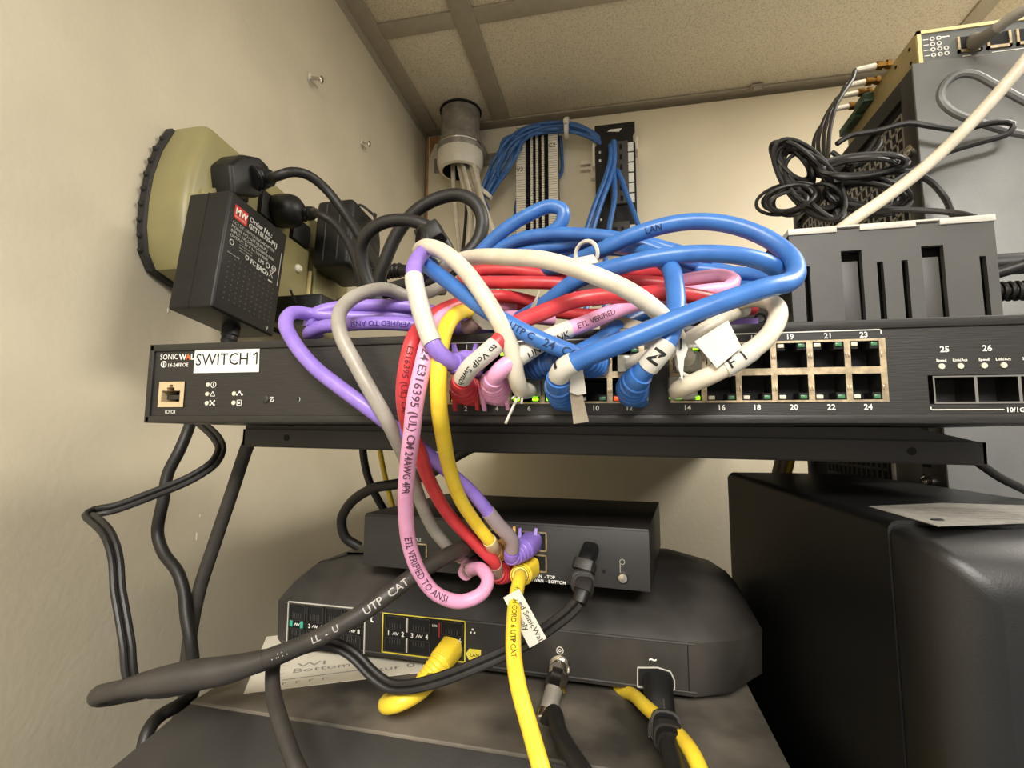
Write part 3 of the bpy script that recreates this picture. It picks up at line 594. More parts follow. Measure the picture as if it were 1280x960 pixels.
# angled plug at the top
g = thing('power_plug', 'black angled mains plug at the top of the olive unit with thick cord', 'power plug', P(305, 225, 395))
c0 = PX(300, 222, -340)
a = MB(); a.prism([PX(258, 208, -372), PX(262, 247, -372), PX(296, 250, -366), PX(308, 240, -366), PX(310, 212, -366), PX(298, 200, -366), PX(274, 196, -372)], (26, 0, 0), 3.5, 3); a.build('plug_body', BLK, g)
e = P(345, 222, 398)
p = Path([PX(312, 224, -346), PX(330, 223, -340), P(347, 220, 402), P(365, 215, 408), P(385, 219, 420), P(405, 234, 432), P(425, 258, 440), P(443, 285, 442), P(458, 310, 440), P(470, 332, 430), P(478, 352, 415)], 4)
q = MB(); p.tube(q, 8, 2, 24, 16, rfun=lambda f: 11.5 - 5 * f)
for k in range(4): cc, T, _, _ = p.at(5 + k * 6); q.torus(cc, T, 11 - k * 1.3, 1.6, 18, 6)
q.build('strain_relief', BLK, g); p.tube(MB(), 4.6, 12, None, 14).build('cord', CAB['black'], g)
# round plug below it
g = thing('power_plug', 'rounded black mains plug in the middle outlet with ribbed cord collar', 'power plug', P(360, 270, 430))
c = PX(358, 264, -354)
MB().lathe(c, (1, 0.1, -0.05), [(6, -14), (17, -13), (18.5, -6), (18.5, 6), (16, 13), (9, 19), (2, 20.5)], 22).build('plug_body', BLK, g)
p = Path([PX(370, 268, -342), PX(386, 267, -334), P(398, 267, 432), P(415, 277, 434), P(432, 298, 434), P(444, 325, 430), P(450, 352, 420), P(455, 372, 405)], 4)
q = MB(); p.tube(q, 6, 4, 30, 14, rfun=lambda f: 9 - 4 * f)
for k in range(5): cc, T, _, _ = p.at(10 + k * 5); q.torus(cc, T, 7.6 - k * .7, 1.5, 16, 6)
q.build('strain_relief', BLK, g); p.tube(MB(), 4.0, 18, None, 12).build('cord', CAB['black'], g)
# second wall adapter further along
g = thing('power_brick', 'smaller plain black adapter at the far end of the olive unit', 'power adapter', P(425, 320, 520))
T2 = Matrix.Translation(PX(388, 334, -358)) @ Matrix.Rotation(math.radians(-5), 4, 'X')
MB().box(0, 50, 0, 72, 0, 88, 6, 3, M=T2).build('shell', BLK, g); MB().box(15, 16.2, -.4, .5, 8, 82, M=T2).box(33, 34.5, -.4, .5, 8, 82, M=T2).build('painted_edge_highlight', GREYP, g)  # grey strips stand in for highlights down the adapter's front
MB().lathe(T2 @ V((26, 44, 87)), (0, 0, 1), [(5.5, 0), (5.5, 5), (4.5, 6), (4.5, 9), (5, 10), (4, 14)], 12).build('strain_relief', BLK, g)
pt = T2 @ V((26, 44, 100))
Path([pt, pt + V((6, 4, 6)), pt + V((22, 10, -6)), P(468, 270, 540), P(473, 300, 520), P(472, 325, 480), P(475, 345, 450)], 5).tube(MB(), 1.8, n=8).build('cord', CAB['black'], g)
# block plug at the bottom
g = thing('power_plug', 'flat black block plug low on the olive unit beside the purple coil', 'power plug', P(405, 380, 470))
MB().box(-358, -300, 470, 520, 120, 150, 3).build('plug_body', BLK, g); MB().cyl((-330, 470, 140), (-316, 440, 146), 1.2, n=8).build('wire_clip', GREYP, g)
# ================================================================== BLACK POWER CORD LOOPS OVER THE SWITCH
t, p = cable('power_cable', 'thick black power cord in a wide loop, the front one held by the strap', 'power cord', [(486, 395, 320), (470, 372, 315), (456, 340, 310), (452, 312, 305), (458, 294, 300), (475, 280, 298), (500, 275, 298), (525, 279, 298), (547, 293, 300), (560, 315, 305), (561, 335, 310), (545, 350, 318), (515, 355, 325), (480, 362, 330)], 4.3, CAB['black'])
t, p = cable('power_cable', 'thick black power cord in a taller loop reaching up toward the conduit', 'power cord', [(478, 392, 350), (472, 360, 345), (482, 325, 342), (498, 290, 340), (520, 264, 338), (548, 248, 338), (575, 244, 338), (594, 254, 338), (603, 275, 338), (598, 300, 338), (580, 322, 336), (562, 340, 332), (540, 352, 330), (490, 368, 335)], 4.9, CAB['black'])
cable('power_cable', 'black cord running flat behind the loops toward the olive unit', 'power cord', [(560, 352, 345), (520, 352, 350), (480, 362, 355), (440, 372, 370), (410, 388, 400), (395, 395, 430)], 4.2, CAB['black'])
cable('power_cable', 'second flat black cord bundled under the strap', 'power cord', [(555, 362, 335), (510, 362, 340), (470, 370, 345), (430, 388, 370), (410, 395, 400)], 4.2, CAB['black'])
stp = thing('hook_and_loop_strap', 'black hook-and-loop strap gathering the cords above the switch', 'strap', P(536, 296, 292))
Mst = Matrix.Translation(P(538, 293, 290)) @ Matrix.Rotation(math.radians(-25), 4, 'Y')
MB().box(-8, 8, -6, 6, -6, 5, 1, M=Mst).build('buckle', BLK, stp)
MB().torus(P(528, 318, 250), (0.75, 0.45, 0.1), 14, 1.6, 22, 6).build('loop', BLK, stp)
g = thing('strap_end', 'small black strap block at the foot of the tall cord loop', 'strap', P(590, 330, 330)); Mst = Matrix.Translation(P(592, 330, 322)) @ Matrix.Rotation(math.radians(30), 4, 'Y')
MB().box(-8, 8, -6, 6, -5, 5, 1.2, M=Mst).build('buckle', BLK, g); MB().torus(P(585, 334, 325), (.5, .5, .5), 7, 1.3, 16, 6).build('loop', BLK, g)
g = thing('ribbed_connector', 'black ribbed cord end poking out behind the power loops', 'connector', P(490, 340, 400))
p = Path([(465, 345, 420), (485, 340, 418), (500, 338, 416), (520, 342, 414)], 3); p.tube(MB(), 5.5, n=12).build('body', BLK, g)
for k in range(7):
    cc, T, _, _ = p.at(3 + k * 4.4); MB().torus(cc, T, 5.6, 1.3, 14, 6).build('rib', BLK, g)
# ================================================================== RIGHT: PC TOWER, ROUTER, GREY BOX
TXL, TY0, TY1, TZ0, TZ1 = 214.0, 390.0, 640.0, -300.0, 266.0
pcx = thing('pc_tower', 'tall dark grey computer tower, its perforated rear toward the backboard', 'computer', (450, 515, TZ0))
MB().box(TXL + 4, 760, TY0 + 1, TY1, TZ0, TZ1 - 1, 2).build('chassis', BLKM, pcx)
MB().box(TXL, 760, TY0 - 1.5, TY0 + 1, TZ0 + 3, TZ1, 1).build('side_panel', PCGREY, pcx)
# embossed loop on the side panel
el = [(1280 + 40, 145), (1280, 127), (1245, 108), (1215, 93), (1195, 94), (1179, 108), (1176, 125), (1190, 140), (1220, 152), (1255, 163), (1290, 170), (1330, 178)]
Path([PL(a, b, V((0, TY0 - 1.5, 0)), V((0, 1, 0))) for a, b in el], 3).tube(MB(), 3.0, n=10).build('embossed_loop', PCGREY, pcx)
# rear wall (faces -X): rim, grilles, slot covers, sockets
def rbox(name, m, y0, y1, z0, z1, d=3.0, bev=0.6): return MB().box(TXL + 4 - d, TXL + 5, y0, y1, z0, z1, bev).build(name, m, pcx)
rbox('rear_rim', BLKM, TY0 + 1, TY0 + 16, TZ0, TZ1 - 2, 4); rbox('rear_rim', BLKM, TY1 - 12, TY1, TZ0, TZ1 - 2, 4); rbox('rear_rim', BLKM, TY0 + 16, TY1 - 12, TZ1 - 16, TZ1 - 2, 4)
rbox('rear_panel', VOID, TY0 + 16, TY1 - 12, TZ0 + 6, TZ1 - 16, 0.6)
def grille(y0, y1, z0, z1, st, m):
    q = MB(); n = int((y1 - y0) / st)
    for k in range(n + 1): y = y0 + (y1 - y0) * k / n; q.box(TXL + 2.9, TXL + 3.4, y - st * .13, y + st * .13, z0, z1)
    n = int((z1 - z0) / st)
    for k in range(n + 1): z = z0 + (z1 - z0) * k / n; q.box(TXL + 2.9, TXL + 3.4, y0, y1, z - st * .13, z + st * .13)
    return q.build('vent_grille', m, pcx, stuff=True)
grille(TY0 + 22, TY1 - 22, 150, TZ1 - 24, 8.5, GALV); grille(470, 590, -75, 20, 9.0, BLKM)
for k in range(6): rbox('slot_cover', GREYP, 470, TY1 - 20, 60 + k * 14, 70 + k * 14, 2.5)
rbox('io_plate', GREYP, 420, 455, -80, 20, 2.5); rbox('io_plate', LGREY, 455, 462, -80, 20, 2.6); rbox('socket', VOID, 402, 418, -22, 8, 3.5); rbox('socket', GREYP, 400, 420, -40, 14, 3.0)
for z in (-32, -42): MB().lathe((TXL + 1, 412, z), (-1, 0, 0), [(4, 0), (4, 3), (2.4, 5), (.5, 5)], 12).build('thumb_screw', CHROME, pcx)
MB().lathe((TXL + 1, TY0 + 9, 205), (-1, 0, 0), [(5, 0), (5, 2.5), (3, 4.5), (.5, 5)], 12).build('thumb_screw', CHROME, pcx)
# router on top
RX, RYF, RZ0 = 222.0, 397.0, 268.0; RH = 27.0
ro = thing('industrial_router', 'flat gold-edged router on top of the computer tower', 'router', (300, 450, RZ0))
MB().box(RX, 400, RYF, 510, RZ0, RZ0 + RH, .8).build('case', GOLD, ro)
q = MB().box(RX + .2, 400, RYF - 2, RYF, RZ0 + RH - 2.4, RZ0 + RH).box(RX + .2, 400, RYF - 2, RYF, RZ0, RZ0 + 2).box(RX + .2, RX + 2.8, RYF - 2, RYF, RZ0, RZ0 + RH); q.build('front_rim', GOLDF, ro)
fp = MB().box(RX + 3, 400, RYF - 1, RYF, RZ0 + 2, RZ0 + RH - 2.4).build('front_plate', mat('slate_panel', (92, 94, 92), .5), ro)
fY = RYF - 1.2
for j, cnt in enumerate((2, 2, 3, 3)):
    for i in range(cnt): MB().torus((RX + 10 + i * 4.2, fY, RZ0 + RH - 7 - j * 4.2), (0, 1, 0), 1.3, .45, 12, 5).build('led_ring', WHT, fp)
q = MB()
for j in range(4): q.box(RX + 4.2, RX + 7.6, fY - .05, fY + .1, RZ0 + RH - 7.3 - j * 4.2, RZ0 + RH - 6.7 - j * 4.2)
q.box(RX + 16, RX + 21, fY - .05, fY + .1, RZ0 + RH - 7, RZ0 + RH - 6.2).box(RX + 28, RX + 33, fY - .05, fY + .1, RZ0 + 3.2, RZ0 + 4).box(RX + 46, RX + 90, fY - .05, fY + .1, RZ0 + 3.4, RZ0 + 4)
q.build('panel_print', WHT, fp, stuff=True)
for k in range(5):
    a = RX + 25 + k * 18
    MB().box(a, a + 15, RYF - 2.6, RYF, RZ0 + 6, RZ0 + 8).box(a, a + 1.6, RYF - 2.6, RYF, RZ0 + 6, RZ0 + 18).box(a + 13.4, a + 15, RYF - 2.6, RYF, RZ0 + 6, RZ0 + 18).build('port_shell', STEEL, ro)
    MB().box(a + 1.6, a + 13.4, RYF - 1.8, RYF, RZ0 + 8, RZ0 + 18).build('port', VOID, ro)
sma = [(1107, 80, 1081, 87), (1093, 100, 1066, 106), (1083, 114, 1056, 119), (1071, 131, 1048, 135)]
for k, (a, b, c, d) in enumerate(sma):
    w = PX(a + 6, b, RX); 
    MB().lathe(w, (-1, 0, 0), [(3.6, 0), (3.6, 3), (2.6, 3), (2.6, 6), (3.4, 6), (3.4, 10), (2, 11)], 6).build('antenna_socket', BRASS, ro)
w = PX(1086, 128, RX); MB().box(RX - 8, RX, w.y - 9, w.y + 9, w.z - 4, w.z + 4, .6).build('terminal_block', GREENT, ro)
w = PX(1075, 145, RX); MB().box(RX - 7, RX, w.y - 6, w.y + 26, w.z - 4, w.z + 3, .6).build('terminal_block', GREENT, ro)
for (px, py) in ((1137, 62), (1139, 79), (1120, 84)):
    w = PX(px, py, RX); MB().lathe(w, (-1, 0, 0), [(1.4, 0), (1.2, .5), (.2, .6)], 8).build('case_screw', VOID, ro)
# antenna leads
for k, (a, b, c, d) in enumerate(sma):
    w = PX(a + 6, b, RX) + V((-9, 0, 0)); w2 = w + V((-16, 0, -1.5)); y = w.y
    pts = [w2 + V((4, 0, .4)), w2] + [P(*q2, y - 8 - 12 * i2) for i2, q2 in enumerate((((1066, 98), (1046, 130), (1037, 165), (1035, 195)), ((1052, 117), (1038, 140), (1030, 168), (1030, 195)), ((1043, 128), (1030, 150), (1023, 174), (1025, 197)), ((1036, 146), (1024, 161), (1017, 180), (1020, 200)))[k])] + [ P(1030 + k * 5, 225, y - 60), P(1040 + k * 2, 250, 370), P(1046 + k * 3, 285, 365)]
    t, p = cable('antenna_cable', ['black antenna lead from the uppermost brass socket of the router', 'black antenna lead from the second brass socket of the router', 'black antenna lead from the third brass socket of the router', 'black antenna lead from the lowest brass socket of the router'][k], 'cable', pts, 1.6, CAB['black'], 4, 8, 'antenna leads of the router')
    MB().cyl(w, w2, 2.4, 2.0, n=10).build('white_sleeve', PWHITE, t); MB().cyl(w + V((3, 0, 0)), w, 3.2, n=6).build('brass_nut', BRASS, t)
# the coiled slack: hanks of thin black cable
def hank(label, ctr, A, B, ax, by, n, r, yy, seed, jit=.10):
    random.seed(seed); t = thing('coiled_cable', label, 'cable coil', P(ctr[0], ctr[1], yy))
    for k in range(n):
        f = random.uniform(1 - jit, 1 + jit); g_ = random.uniform(1 - jit, 1 + jit); dy = random.uniform(-9, 9); ph = random.uniform(-.15, .15); ox = random.uniform(-3, 3); oy = random.uniform(-3, 3)
        pts = []
        for i in range(17):
            w = 2 * math.pi * i / 16 + ph
            pts.append(P(ctr[0] + ox + ax[0] * A * f * math.cos(w) + by[0] * B * g_ * math.sin(w), ctr[1] + oy + ax[1] * A * f * math.cos(w) + by[1] * B * g_ * math.sin(w), yy + dy + 5 * math.sin(2 * w + k)))
        Path(pts, 4).tube(MB(), r, n=7).build('turn', CAB['black'], t)
    return t
hank('tall hank of thin black cable hanging before the tower rear', (1012, 226), 52, 26, (.62, .78), (.78, -.5), 15, 1.4, 366, 3, .24)
hank('small open loops of black cable reaching out over the cream wall', (986, 250), 31, 15, (.95, -.22), (.25, .9), 7, 1.2, 362, 11, .34)
hank('round black cable coil at the upper edge of the heap', (992, 205), 32, 15, (.65, .75), (.8, -.45), 6, 1.5, 372, 19, .16)
hank('flat hank of black cable lying along the tower grille', (1075, 208), 52, 13, (.98, -.1), (.12, .95), 9, 1.5, 366, 23, .2)
hank('tangled black cable coil in the shadow behind the grey box', (1085, 244), 44, 20, (.95, .1), (-.1, .95), 11, 1.4, 374, 31, .35)
w = P(1046, 225, 358); g = thing('cable_tie', 'black cable tie cinched round the heap of antenna cable', 'cable tie', w)
MB().torus(P(1030, 246, 364), (.6, .2, .8), 11, 1.2, 18, 6).build('band', BLK, g); MB().box(w.x - 3, w.x + 3, w.y - 3, w.y + 3, w.z - 3, w.z + 3, .6).build('head', BLK, g)
cable('signal_cable', 'thin black cable making a long hairpin across the grey side panel', 'cable', [(1046, 180, 380), (1062, 170, 380), (1095, 164, 380), (1135, 154, 378), (1165, 158, 376), (1200, 162, 376), (1245, 153, 376), (1266, 155, 376), (1262, 166, 376), (1225, 178, 376), (1180, 192, 376), (1145, 210, 374), (1110, 232, 366)], 1.9, CAB['black'], 4, 8)
cable('signal_cable', 'thin black cable arching down the grey panel to the box top', 'cable', [(1100, 215, 370), (1140, 216, 372), (1165, 228, 374), (1182, 248, 372), (1190, 266, 360), (1200, 280, 350)], 2.2, CAB['black'], 4, 8)
cable('signal_cable', 'black cable lying along the top of the slotted grey box', 'cable', [(1080, 262, 350), (1120, 262, 350), (1170, 264, 345), (1205, 268, 338), (1225, 275, 330)], 1.8, CAB['black'], 4, 8)
cable('signal_cable', 'thin black cable crossing the perforated tower rear', 'cable', [(1040, 190, 385), (1070, 208, 380), (1100, 180, 384), (1098, 172, 388), (1085, 190, 384), (1060, 215, 378)], 1.7, CAB['black'], 4, 8)
# white cable across the panel, grey cable into the router
cable('patch_cable', 'white cable slanting across the grey tower panel down to the box', 'cable', [(1300, 50, 330), (1280, 78, 332), (1240, 125, 336), (1200, 168, 338), (1150, 214, 338), (1100, 252, 336), (1070, 272, 332), (1050, 287, 334), V((104, 380, 116)), V((100, 430, 90)), V((90, 445, 58))], 3.6, CAB['white'], 4)
t, p = cable('patch_cable', 'dirty grey cable plugged into the router on the tower', 'cable', [P(1217, 52, RYF + 4), P(1222, 51, RYF - 10), (1232, 46, 376), (1250, 33, 366), (1268, 20, 358), (1290, 8, 350), (1320, -8, 340)], 3.4, CAB['grey'], 4)
p.tube(MB(), 6, 4, 40, 14, rfun=lambda f: 5.8 - 2 * f).build('boot', mat('dirty_grey_boot', (120, 114, 104), .6), t)
# the slotted grey box on the switch
GX0, GX1, GY0, GY1, GZ0, GZ1 = 95.0, 191.0, 292.0, 400.0, 52.5, 110.0
gb = thing('slotted_box', 'grey plastic box with vertical slots standing on the switch', 'power supply', ((GX0 + GX1) / 2, 345, GZ0))
def gx(px): return P(px, 330, GY0).x
def gz(px, py): return P(px, py, GY0).z
gh = [(gx(1052), gx(1078), GZ0 + 3, gz(1065, 313)), (gx(1153), gx(1181), GZ0 + 3, gz(1165, 307)), (gx(1004.5), gx(1012), GZ0 + 3, gz(1008, 333)), (gx(1096), gx(1104), GZ0 + 3, gz(1100, 327)), (gx(1127), gx(1135), GZ0 + 3, gz(1131, 325)), (gx(1225), gx(1233.5), GZ0 + 3, gz(1229, 320))]
q = MB(); plate(q, GX0, GX1, GZ0, GZ1, GY0, gh, 3.0)
q.add([(GX0, GY0, GZ0), (GX1, GY0, GZ0), (GX1, GY1, GZ0), (GX0, GY1, GZ0), (GX0, GY0, GZ1), (GX1, GY0, GZ1), (GX1, GY1, GZ1), (GX0, GY1, GZ1)], [(0, 3, 2, 1), (4, 5, 6, 7), (1, 2, 6, 5), (2, 3, 7, 6), (3, 0, 4, 7)]); q.build('case', GREYP, gb)
MB().box(GX0 + 2, GX1 - 2, GY0 + 8, GY0 + 9, GZ0 + 1, GZ1 - 2).build('inner_wall', VOID, gb)
for h in gh[:2]: MB().box(h[0] + .5, h[1] - .8, GY0 + 3.2, GY0 + 4.4, GZ0 + 2, h[3] - 5, .3).build('slot_insert', GREYP, gb)
q = MB(); xs = [GX0 - .5, gx(1048), gx(1077), gx(1148), gx(1178), GX1 + .5]
for a, b, n_ in ((0, 1, 0), (1, 2, 1), (2, 3, 0), (3, 4, 1), (4, 5, 0)): MB().box(xs[a], xs[b], GY0 - 1, GY1, GZ1 + (1.0 if n_ else -1.2), GZ1 + 2.2, .3).build('lid_segment' if not n_ else 'lid_notch', LGREY, gb)
MB().prism([(GX0 - 6, GY0 + 14, GZ1 - 2), (GX0, GY0 + 2, GZ1 - 2), (GX0, GY0 + 30, GZ1 - 2), (GX0 - 6, GY0 + 30, GZ1 - 2)], (0, 0, -40)).build('side_flap', BLKM, gb)
t, p = cable('power_cable', 'fat black cord leaving the side of the slotted grey box', 'power cord', [V((192, 330, 97)), V((200, 330, 97)), V((222, 326, 96)), V((260, 318, 92)), V((350, 318, 60)), V((430, 330, -80)), V((450, 340, -292))], 6.0, CAB['black'])
MB().lathe(V((191, 330, 97)), (1, 0, 0), [(9, 0), (10, 4), (9, 14), (6.5, 20)], 16).build('strain_relief', BLK, t)
cable('power_cable', 'thinner black cord below the fat one beside the grey box', 'power cord', [V((191, 318, 86)), V((205, 315, 88)), V((230, 308, 95)), V((260, 302, 100)), V((340, 300, 80)), V((400, 315, -60)), V((420, 330, -295))], 3.0, CAB['black'])
t, p = cable('power_cable', 'black cord with a ribbed collar low on the side of the grey box', 'power cord', [V((191, 312, 77)), V((205, 312, 77)), V((240, 308, 76)), V((270, 304, 75)), V((330, 300, 50)), V((375, 312, -80)), V((390, 330, -295))], 3.4, CAB['black'])
for k in range(7): MB().torus(V((194 + k * 3.4, 312, 77)), (1, 0, 0), 4.4, 1.1, 16, 6).build('collar_rib', BLK, t)
# ================================================================== BLACK UPS AT THE RIGHT FRONT
ux = thing('tower_ups', 'large satin black UPS case on edge with a paper label on top', 'UPS', (150, 345, -300))
XA, XB, YA, YB, ZA, ZB = 98.0, 212.0, 190.0, 505.0, -300.0, -31.0
def rring(y, ins, zt_): 
    r = 14.0; pts = []
    for (cx_, cz_, a0) in ((XB - r - ins, ZA + r + ins, -90), (XB - r - ins, zt_ - r - ins, 0), (XA + 4 + ins, zt_ - 4 - ins, 90), (XA + 4 + ins, ZA + 4 + ins, 180)):
        rr = r if cx_ > 150 else 4
        for k in range(6): w = math.radians(a0 + 18 * k); pts.append((cx_ + rr * math.cos(w), y, cz_ + rr * math.sin(w)))
    return pts
MB().loft([rring(YA + 26, 0, ZB), rring(YA + 60, 0, ZB), rring(YB - 20, 0, ZB - 1), rring(YB - 6, 1.5, ZB - 2), rring(YB, 6, ZB - 4)]).build('housing', GLOSS, ux)
R = []
for (y, xi, zi) in ((YA + 25.5, .6, .6), (YA + 20, .8, .8), (YA + 10, 3.4, 3.4), (YA + 3.5, 8.5, 8.5), (YA, 18, 18)): R.append([(x + (xi if x < 150 else -xi), y, z + (zi if z < -160 else -zi)) for (x, _, z) in rring(0, 0, ZB - 1)])
MB().loft(R).build('front_bezel', mat('soft_black_bezel', (14, 14, 14), .42, var=.1, bump=.06, bscale=1500), ux)
pls = [PZ(1085, 634, ZB), PZ(1180, 630, ZB), PZ(1282, 633, ZB), PZ(1282, 655, ZB), PZ(1172, 659, ZB)]
lbx = MB().prism([v + V((0, 0, .2)) for v in pls], (0, 0, .3)).build('paper_label', mat('grey_paper_label', (124, 121, 114), .7, var=.15, vscale=200), ux)
q = MB(); c = PZ(1172, 652, ZB); q.torus(c + V((0, 0, .6)), (0, 0, 1), 1.8, .35, 14, 4)
for k in range(5):
    a = PZ(1130 + k * 14, 636 + k * 3.2, ZB); q.text('caution: read all instructions before use', a + V((0, 0, .55)), (1, 0, 0), (0, 1, 0), 2.0, lift=.02)
q.build('label_print', INK, lbx)
# cables seen below the shelf toward the tower
for (px, m, lab) in ((971, 'white', 'white cable behind the black UPS, nearer the firewall'), (979, 'white', 'white cable behind the black UPS, beside the yellow one'), (988, 'yellow', 'yellow cable beside two white ones behind the black UPS')):
    tag(Path([P(px + 8, 540, 620), P(px + 3, 570, 610), P(px - 3, 595, 600), P(px - 12, 640, 590)], 6).tube(MB(), 3.4, n=8).build('patch_cable', CAB[m]), lab, 'cable')
cable('power_cable', 'black cord slanting down past the shelf end over the grey panel', 'power cord', [(1205, 566, 300), (1225, 580, 305), (1250, 597, 315), (1280, 612, 325), (1320, 632, 340), V((330, 352, -140)), V((360, 350, -296))], 2.2, CAB['black'])
# ================================================================== BOTTOM BOX, GATEWAY, FIREWALL
ZT = -157.0
bo = thing('floor_ups', 'wide dusty black box at the bottom carrying the gateway', 'UPS', (-85, 420, -300))
def bring(z, i, fy=0.0): return [(-250 - i, 275 - i + fy, z), (78 + i * .3, 258 - i + fy, z), (80 + i * .3, 600, z), (-250 - i, 600 + i * .3, z)]
MB().loft([bring(-300, 36), bring(-196, 36), bring(-190, 34), bring(-163, 6), bring(ZT - 1.6, 1.0)]).build('case', mat('scuffed_black_case', (26, 25, 23), .5, c2=(46, 43, 39), vscale=20, bump=.08, bscale=900), bo)
MB().loft([bring(ZT - 2.5, .6), bring(ZT - .6, .8), bring(ZT, 0)]).build('top_panel', DUSTY, bo)
gl = [PL(219, 944, V((0, 239, 0)), V((.05, 1, 0))), PL(226, 941, V((0, 239, 0)), V((.05, 1, 0))), PL(300, 949, V((0, 239, 0)), V((.05, 1, 0))), PL(380, 958, V((0, 239, 0)), V((.05, 1, 0)))]
MB().box(-270, 70, 234, 239, -260, -203, 2.0).build('front_panel', BLK, bo)
# note paper under the gateway
np_ = thing('paper_note', 'white handwritten paper note half under the gateway', 'paper', PZ(400, 850, ZT))
poly = [PZ(304.5, 868, ZT), PZ(630, 829, ZT), PZ(560, 770, ZT), PZ(333, 797, ZT)]
MB().prism([v + V((0, 0, .3)) for v in poly], (0, 0, .35)).build('sheet', PAPER, np_)
du = (PZ(440, 842, ZT) - PZ(360, 852, ZT)).normalized(); dv = V((-du.y, du.x, 0))
q = MB(); q.text('WI', PZ(370, 836, ZT) + V((0, 0, .7)), du, dv, 9, sx=1.7).text('Bottom', PZ(366, 843, ZT) + V((0, 0, .7)), du, dv, 9, sx=1.35).text('r  r  r  r', PZ(352, 858, ZT) + V((0, 0, .7)), du, dv, 7, sx=1.2).text('zur 0', PZ(470, 841, ZT) + V((0, 0, .7)), du, dv, 9, sx=1.4)
for k in range(5): q.text('--', PZ(351 - k * .4, 829 + k * 5.4, ZT) + V((0, 0, .7)), du, dv, 5)
q.build('handwriting', INKG, np_)
MB().prism([PZ(352, 852, ZT) + V((0, 0, .66)), PZ(460, 838, ZT) + V((0, 0, .66)), PZ(460, 837.2, ZT) + V((0, 0, .66)), PZ(352, 851.2, ZT) + V((0, 0, .66))], (0, 0, .05)).build('ruled_line', INKG, np_)
# gateway
GO = V((-254, 346, ZT + 1.0)); GR = Matrix.Rotation(math.atan2(-21, 304), 4, 'Z'); GM = Matrix.Translation(GO) @ GR; GI = GM.inverted()
gw = thing('voice_gateway', 'wide black gateway with phone and network jacks, dusty domed top', 'gateway', GO, GR)
GN = GR.to_3x3() @ V((0, -1, 0))
def G(px, py, y=0.0): v = GI @ PL(px, py, GM @ V((0, y, 0)), GN); return v.x, v.z
HF = G(620, 776)[1]
def oct_(z, i, fr=0.0, fw=0):                     # plan outline of the gateway body
    xl, xr = -3 + i, 340 - i; yb = 175 - i
    return [(8 + i * .6, 0 + fr, z), (300 - i * .4, 0 + fr, z), (322 - i * .7, 10 + fr, z), (xr, 34 + fr * .6, z), (xr, yb - 34, z), (xr - 30, yb, z), (xl + 28, yb, z), (xl, yb - 26, z), (xl, 22 + fr * .4, z)]
rings = [oct_(3, 14, 10), oct_(5, 6, 1), oct_(9, 1, 0), oct_(HF - 1, 0, 0), oct_(HF + 1.5, 2, 2), oct_(HF + 9, 8, 10), oct_(HF + 20, 22, 26), oct_(HF + 25, 42, 46)]
q = MB(); q.loft(rings); q.build('housing', DUSTG, gw, local=True)
for (x, y) in ((30, 30), (300, 30), (30, 150), (300, 150)): MB().cyl((x, y, -1), (x, y, 6), 8, 7, n=12).build('foot', RUBBER, gw, local=True)
a0, _ = G(340, 760); a1, _ = G(886, 850)
x_e = G(860, 840)[0]
MB().box(14, 298, -.8, .5, HF - 2.4, HF - 1.6, .2).box(14, 298, -.8, .5, 7.5, 8.3, .2).build('face_trim', GREYP, gw, local=True)
MB().box(x_e, x_e + .6, -.3, .4, 8, HF - 2).build('panel_seam', VOID, gw, local=True)
def frame(name, m, x0, x1, z0, z1, w=.7): 
    return MB().box(x0, x1, -.9, .2, z1 - w, z1).box(x0, x1, -.9, .2, z0, z0 + w).box(x0, x0 + w, -.9, .2, z0, z1).box(x1 - w, x1, -.9, .2, z0, z1).build(name, m, gw, local=True)
px0, pz1 = G(361, 751); px1, pz0 = G(456, 819)
frame('phone_panel_border', LGREY, px0, px1, pz0, pz1); MB().box(px0 + .6, px1 - .6, -.35, .2, pz0 + .6, pz1 - .6).build('phone_panel', VOID, gw, local=True)
lx0, lz1 = G(479, 765); lx1, lz0 = G(582, 828)
frame('network_panel_border', YLINE, lx0, lx1, lz0, lz1); MB().box(lx0 + .6, lx1 - .6, -.35, .2, lz0 + .6, lz1 - .6).build('network_panel', VOID, gw, local=True)
def jack(x, z, w, h, name='jack', up=True):
    o = MB().box(x, x + w, -1.3, .2, z + h - .7, z + h).box(x, x + w, -1.3, .2, z, z + .7).box(x, x + .7, -1.3, .2, z, z + h).box(x + w - .7, x + w, -1.3, .2, z, z + h).build(name, BLKM, gw, local=True)
    q = MB()
    for k in range(5): q.box(x + w * .22 + k * w * .12, x + w * .22 + k * w * .12 + .35, -.9, -.2, z + h * (.1 if up else .55), z + h * (.45 if up else .9))
    q.build('contacts', GREYP, o, local=True); return o
hw = (px1 - px0 - 3) / 4; zm = (pz0 + pz1) / 2
for k in range(4): jack(px0 + 1.5 + k * hw, zm + 2.6, hw - 1.4, pz1 - zm - 4, 'phone_jack'); jack(px0 + 1.5 + k * hw, pz0 + 1.4, hw - 1.4, zm - pz0 - 4, 'phone_jack', False)
zm2 = (lz0 + lz1) / 2
lw = (lx1 - lx0); cols = [(lx0 + lw * .035, lw * .265), (lx0 + lw * .325, lw * .265), (lx0 + lw * .715, lw * .265)]
for (x, w) in cols: jack(x, zm2 + 2.6, w, lz1 - zm2 - 4, 'network_jack'); jack(x, lz0 + 1.4, w, zm2 - lz0 - 4, 'network_jack', False)
MB().box(lx0 + lw * .302, lx0 + lw * .318, -1.4, .2, zm2 + 2, lz1 - 2).box(lx0 + lw * .302, lx0 + lw * .318, -1.4, .2, lz0 + 2, zm2 - 2).build('jack_divider', LGREY, gw, local=True)
MB().box(lx0 + lw * .69, lx0 + lw * .70, -.9, .2, zm2 + 1, lz1 - 3).build('red_mark', REDLAB, gw, local=True)
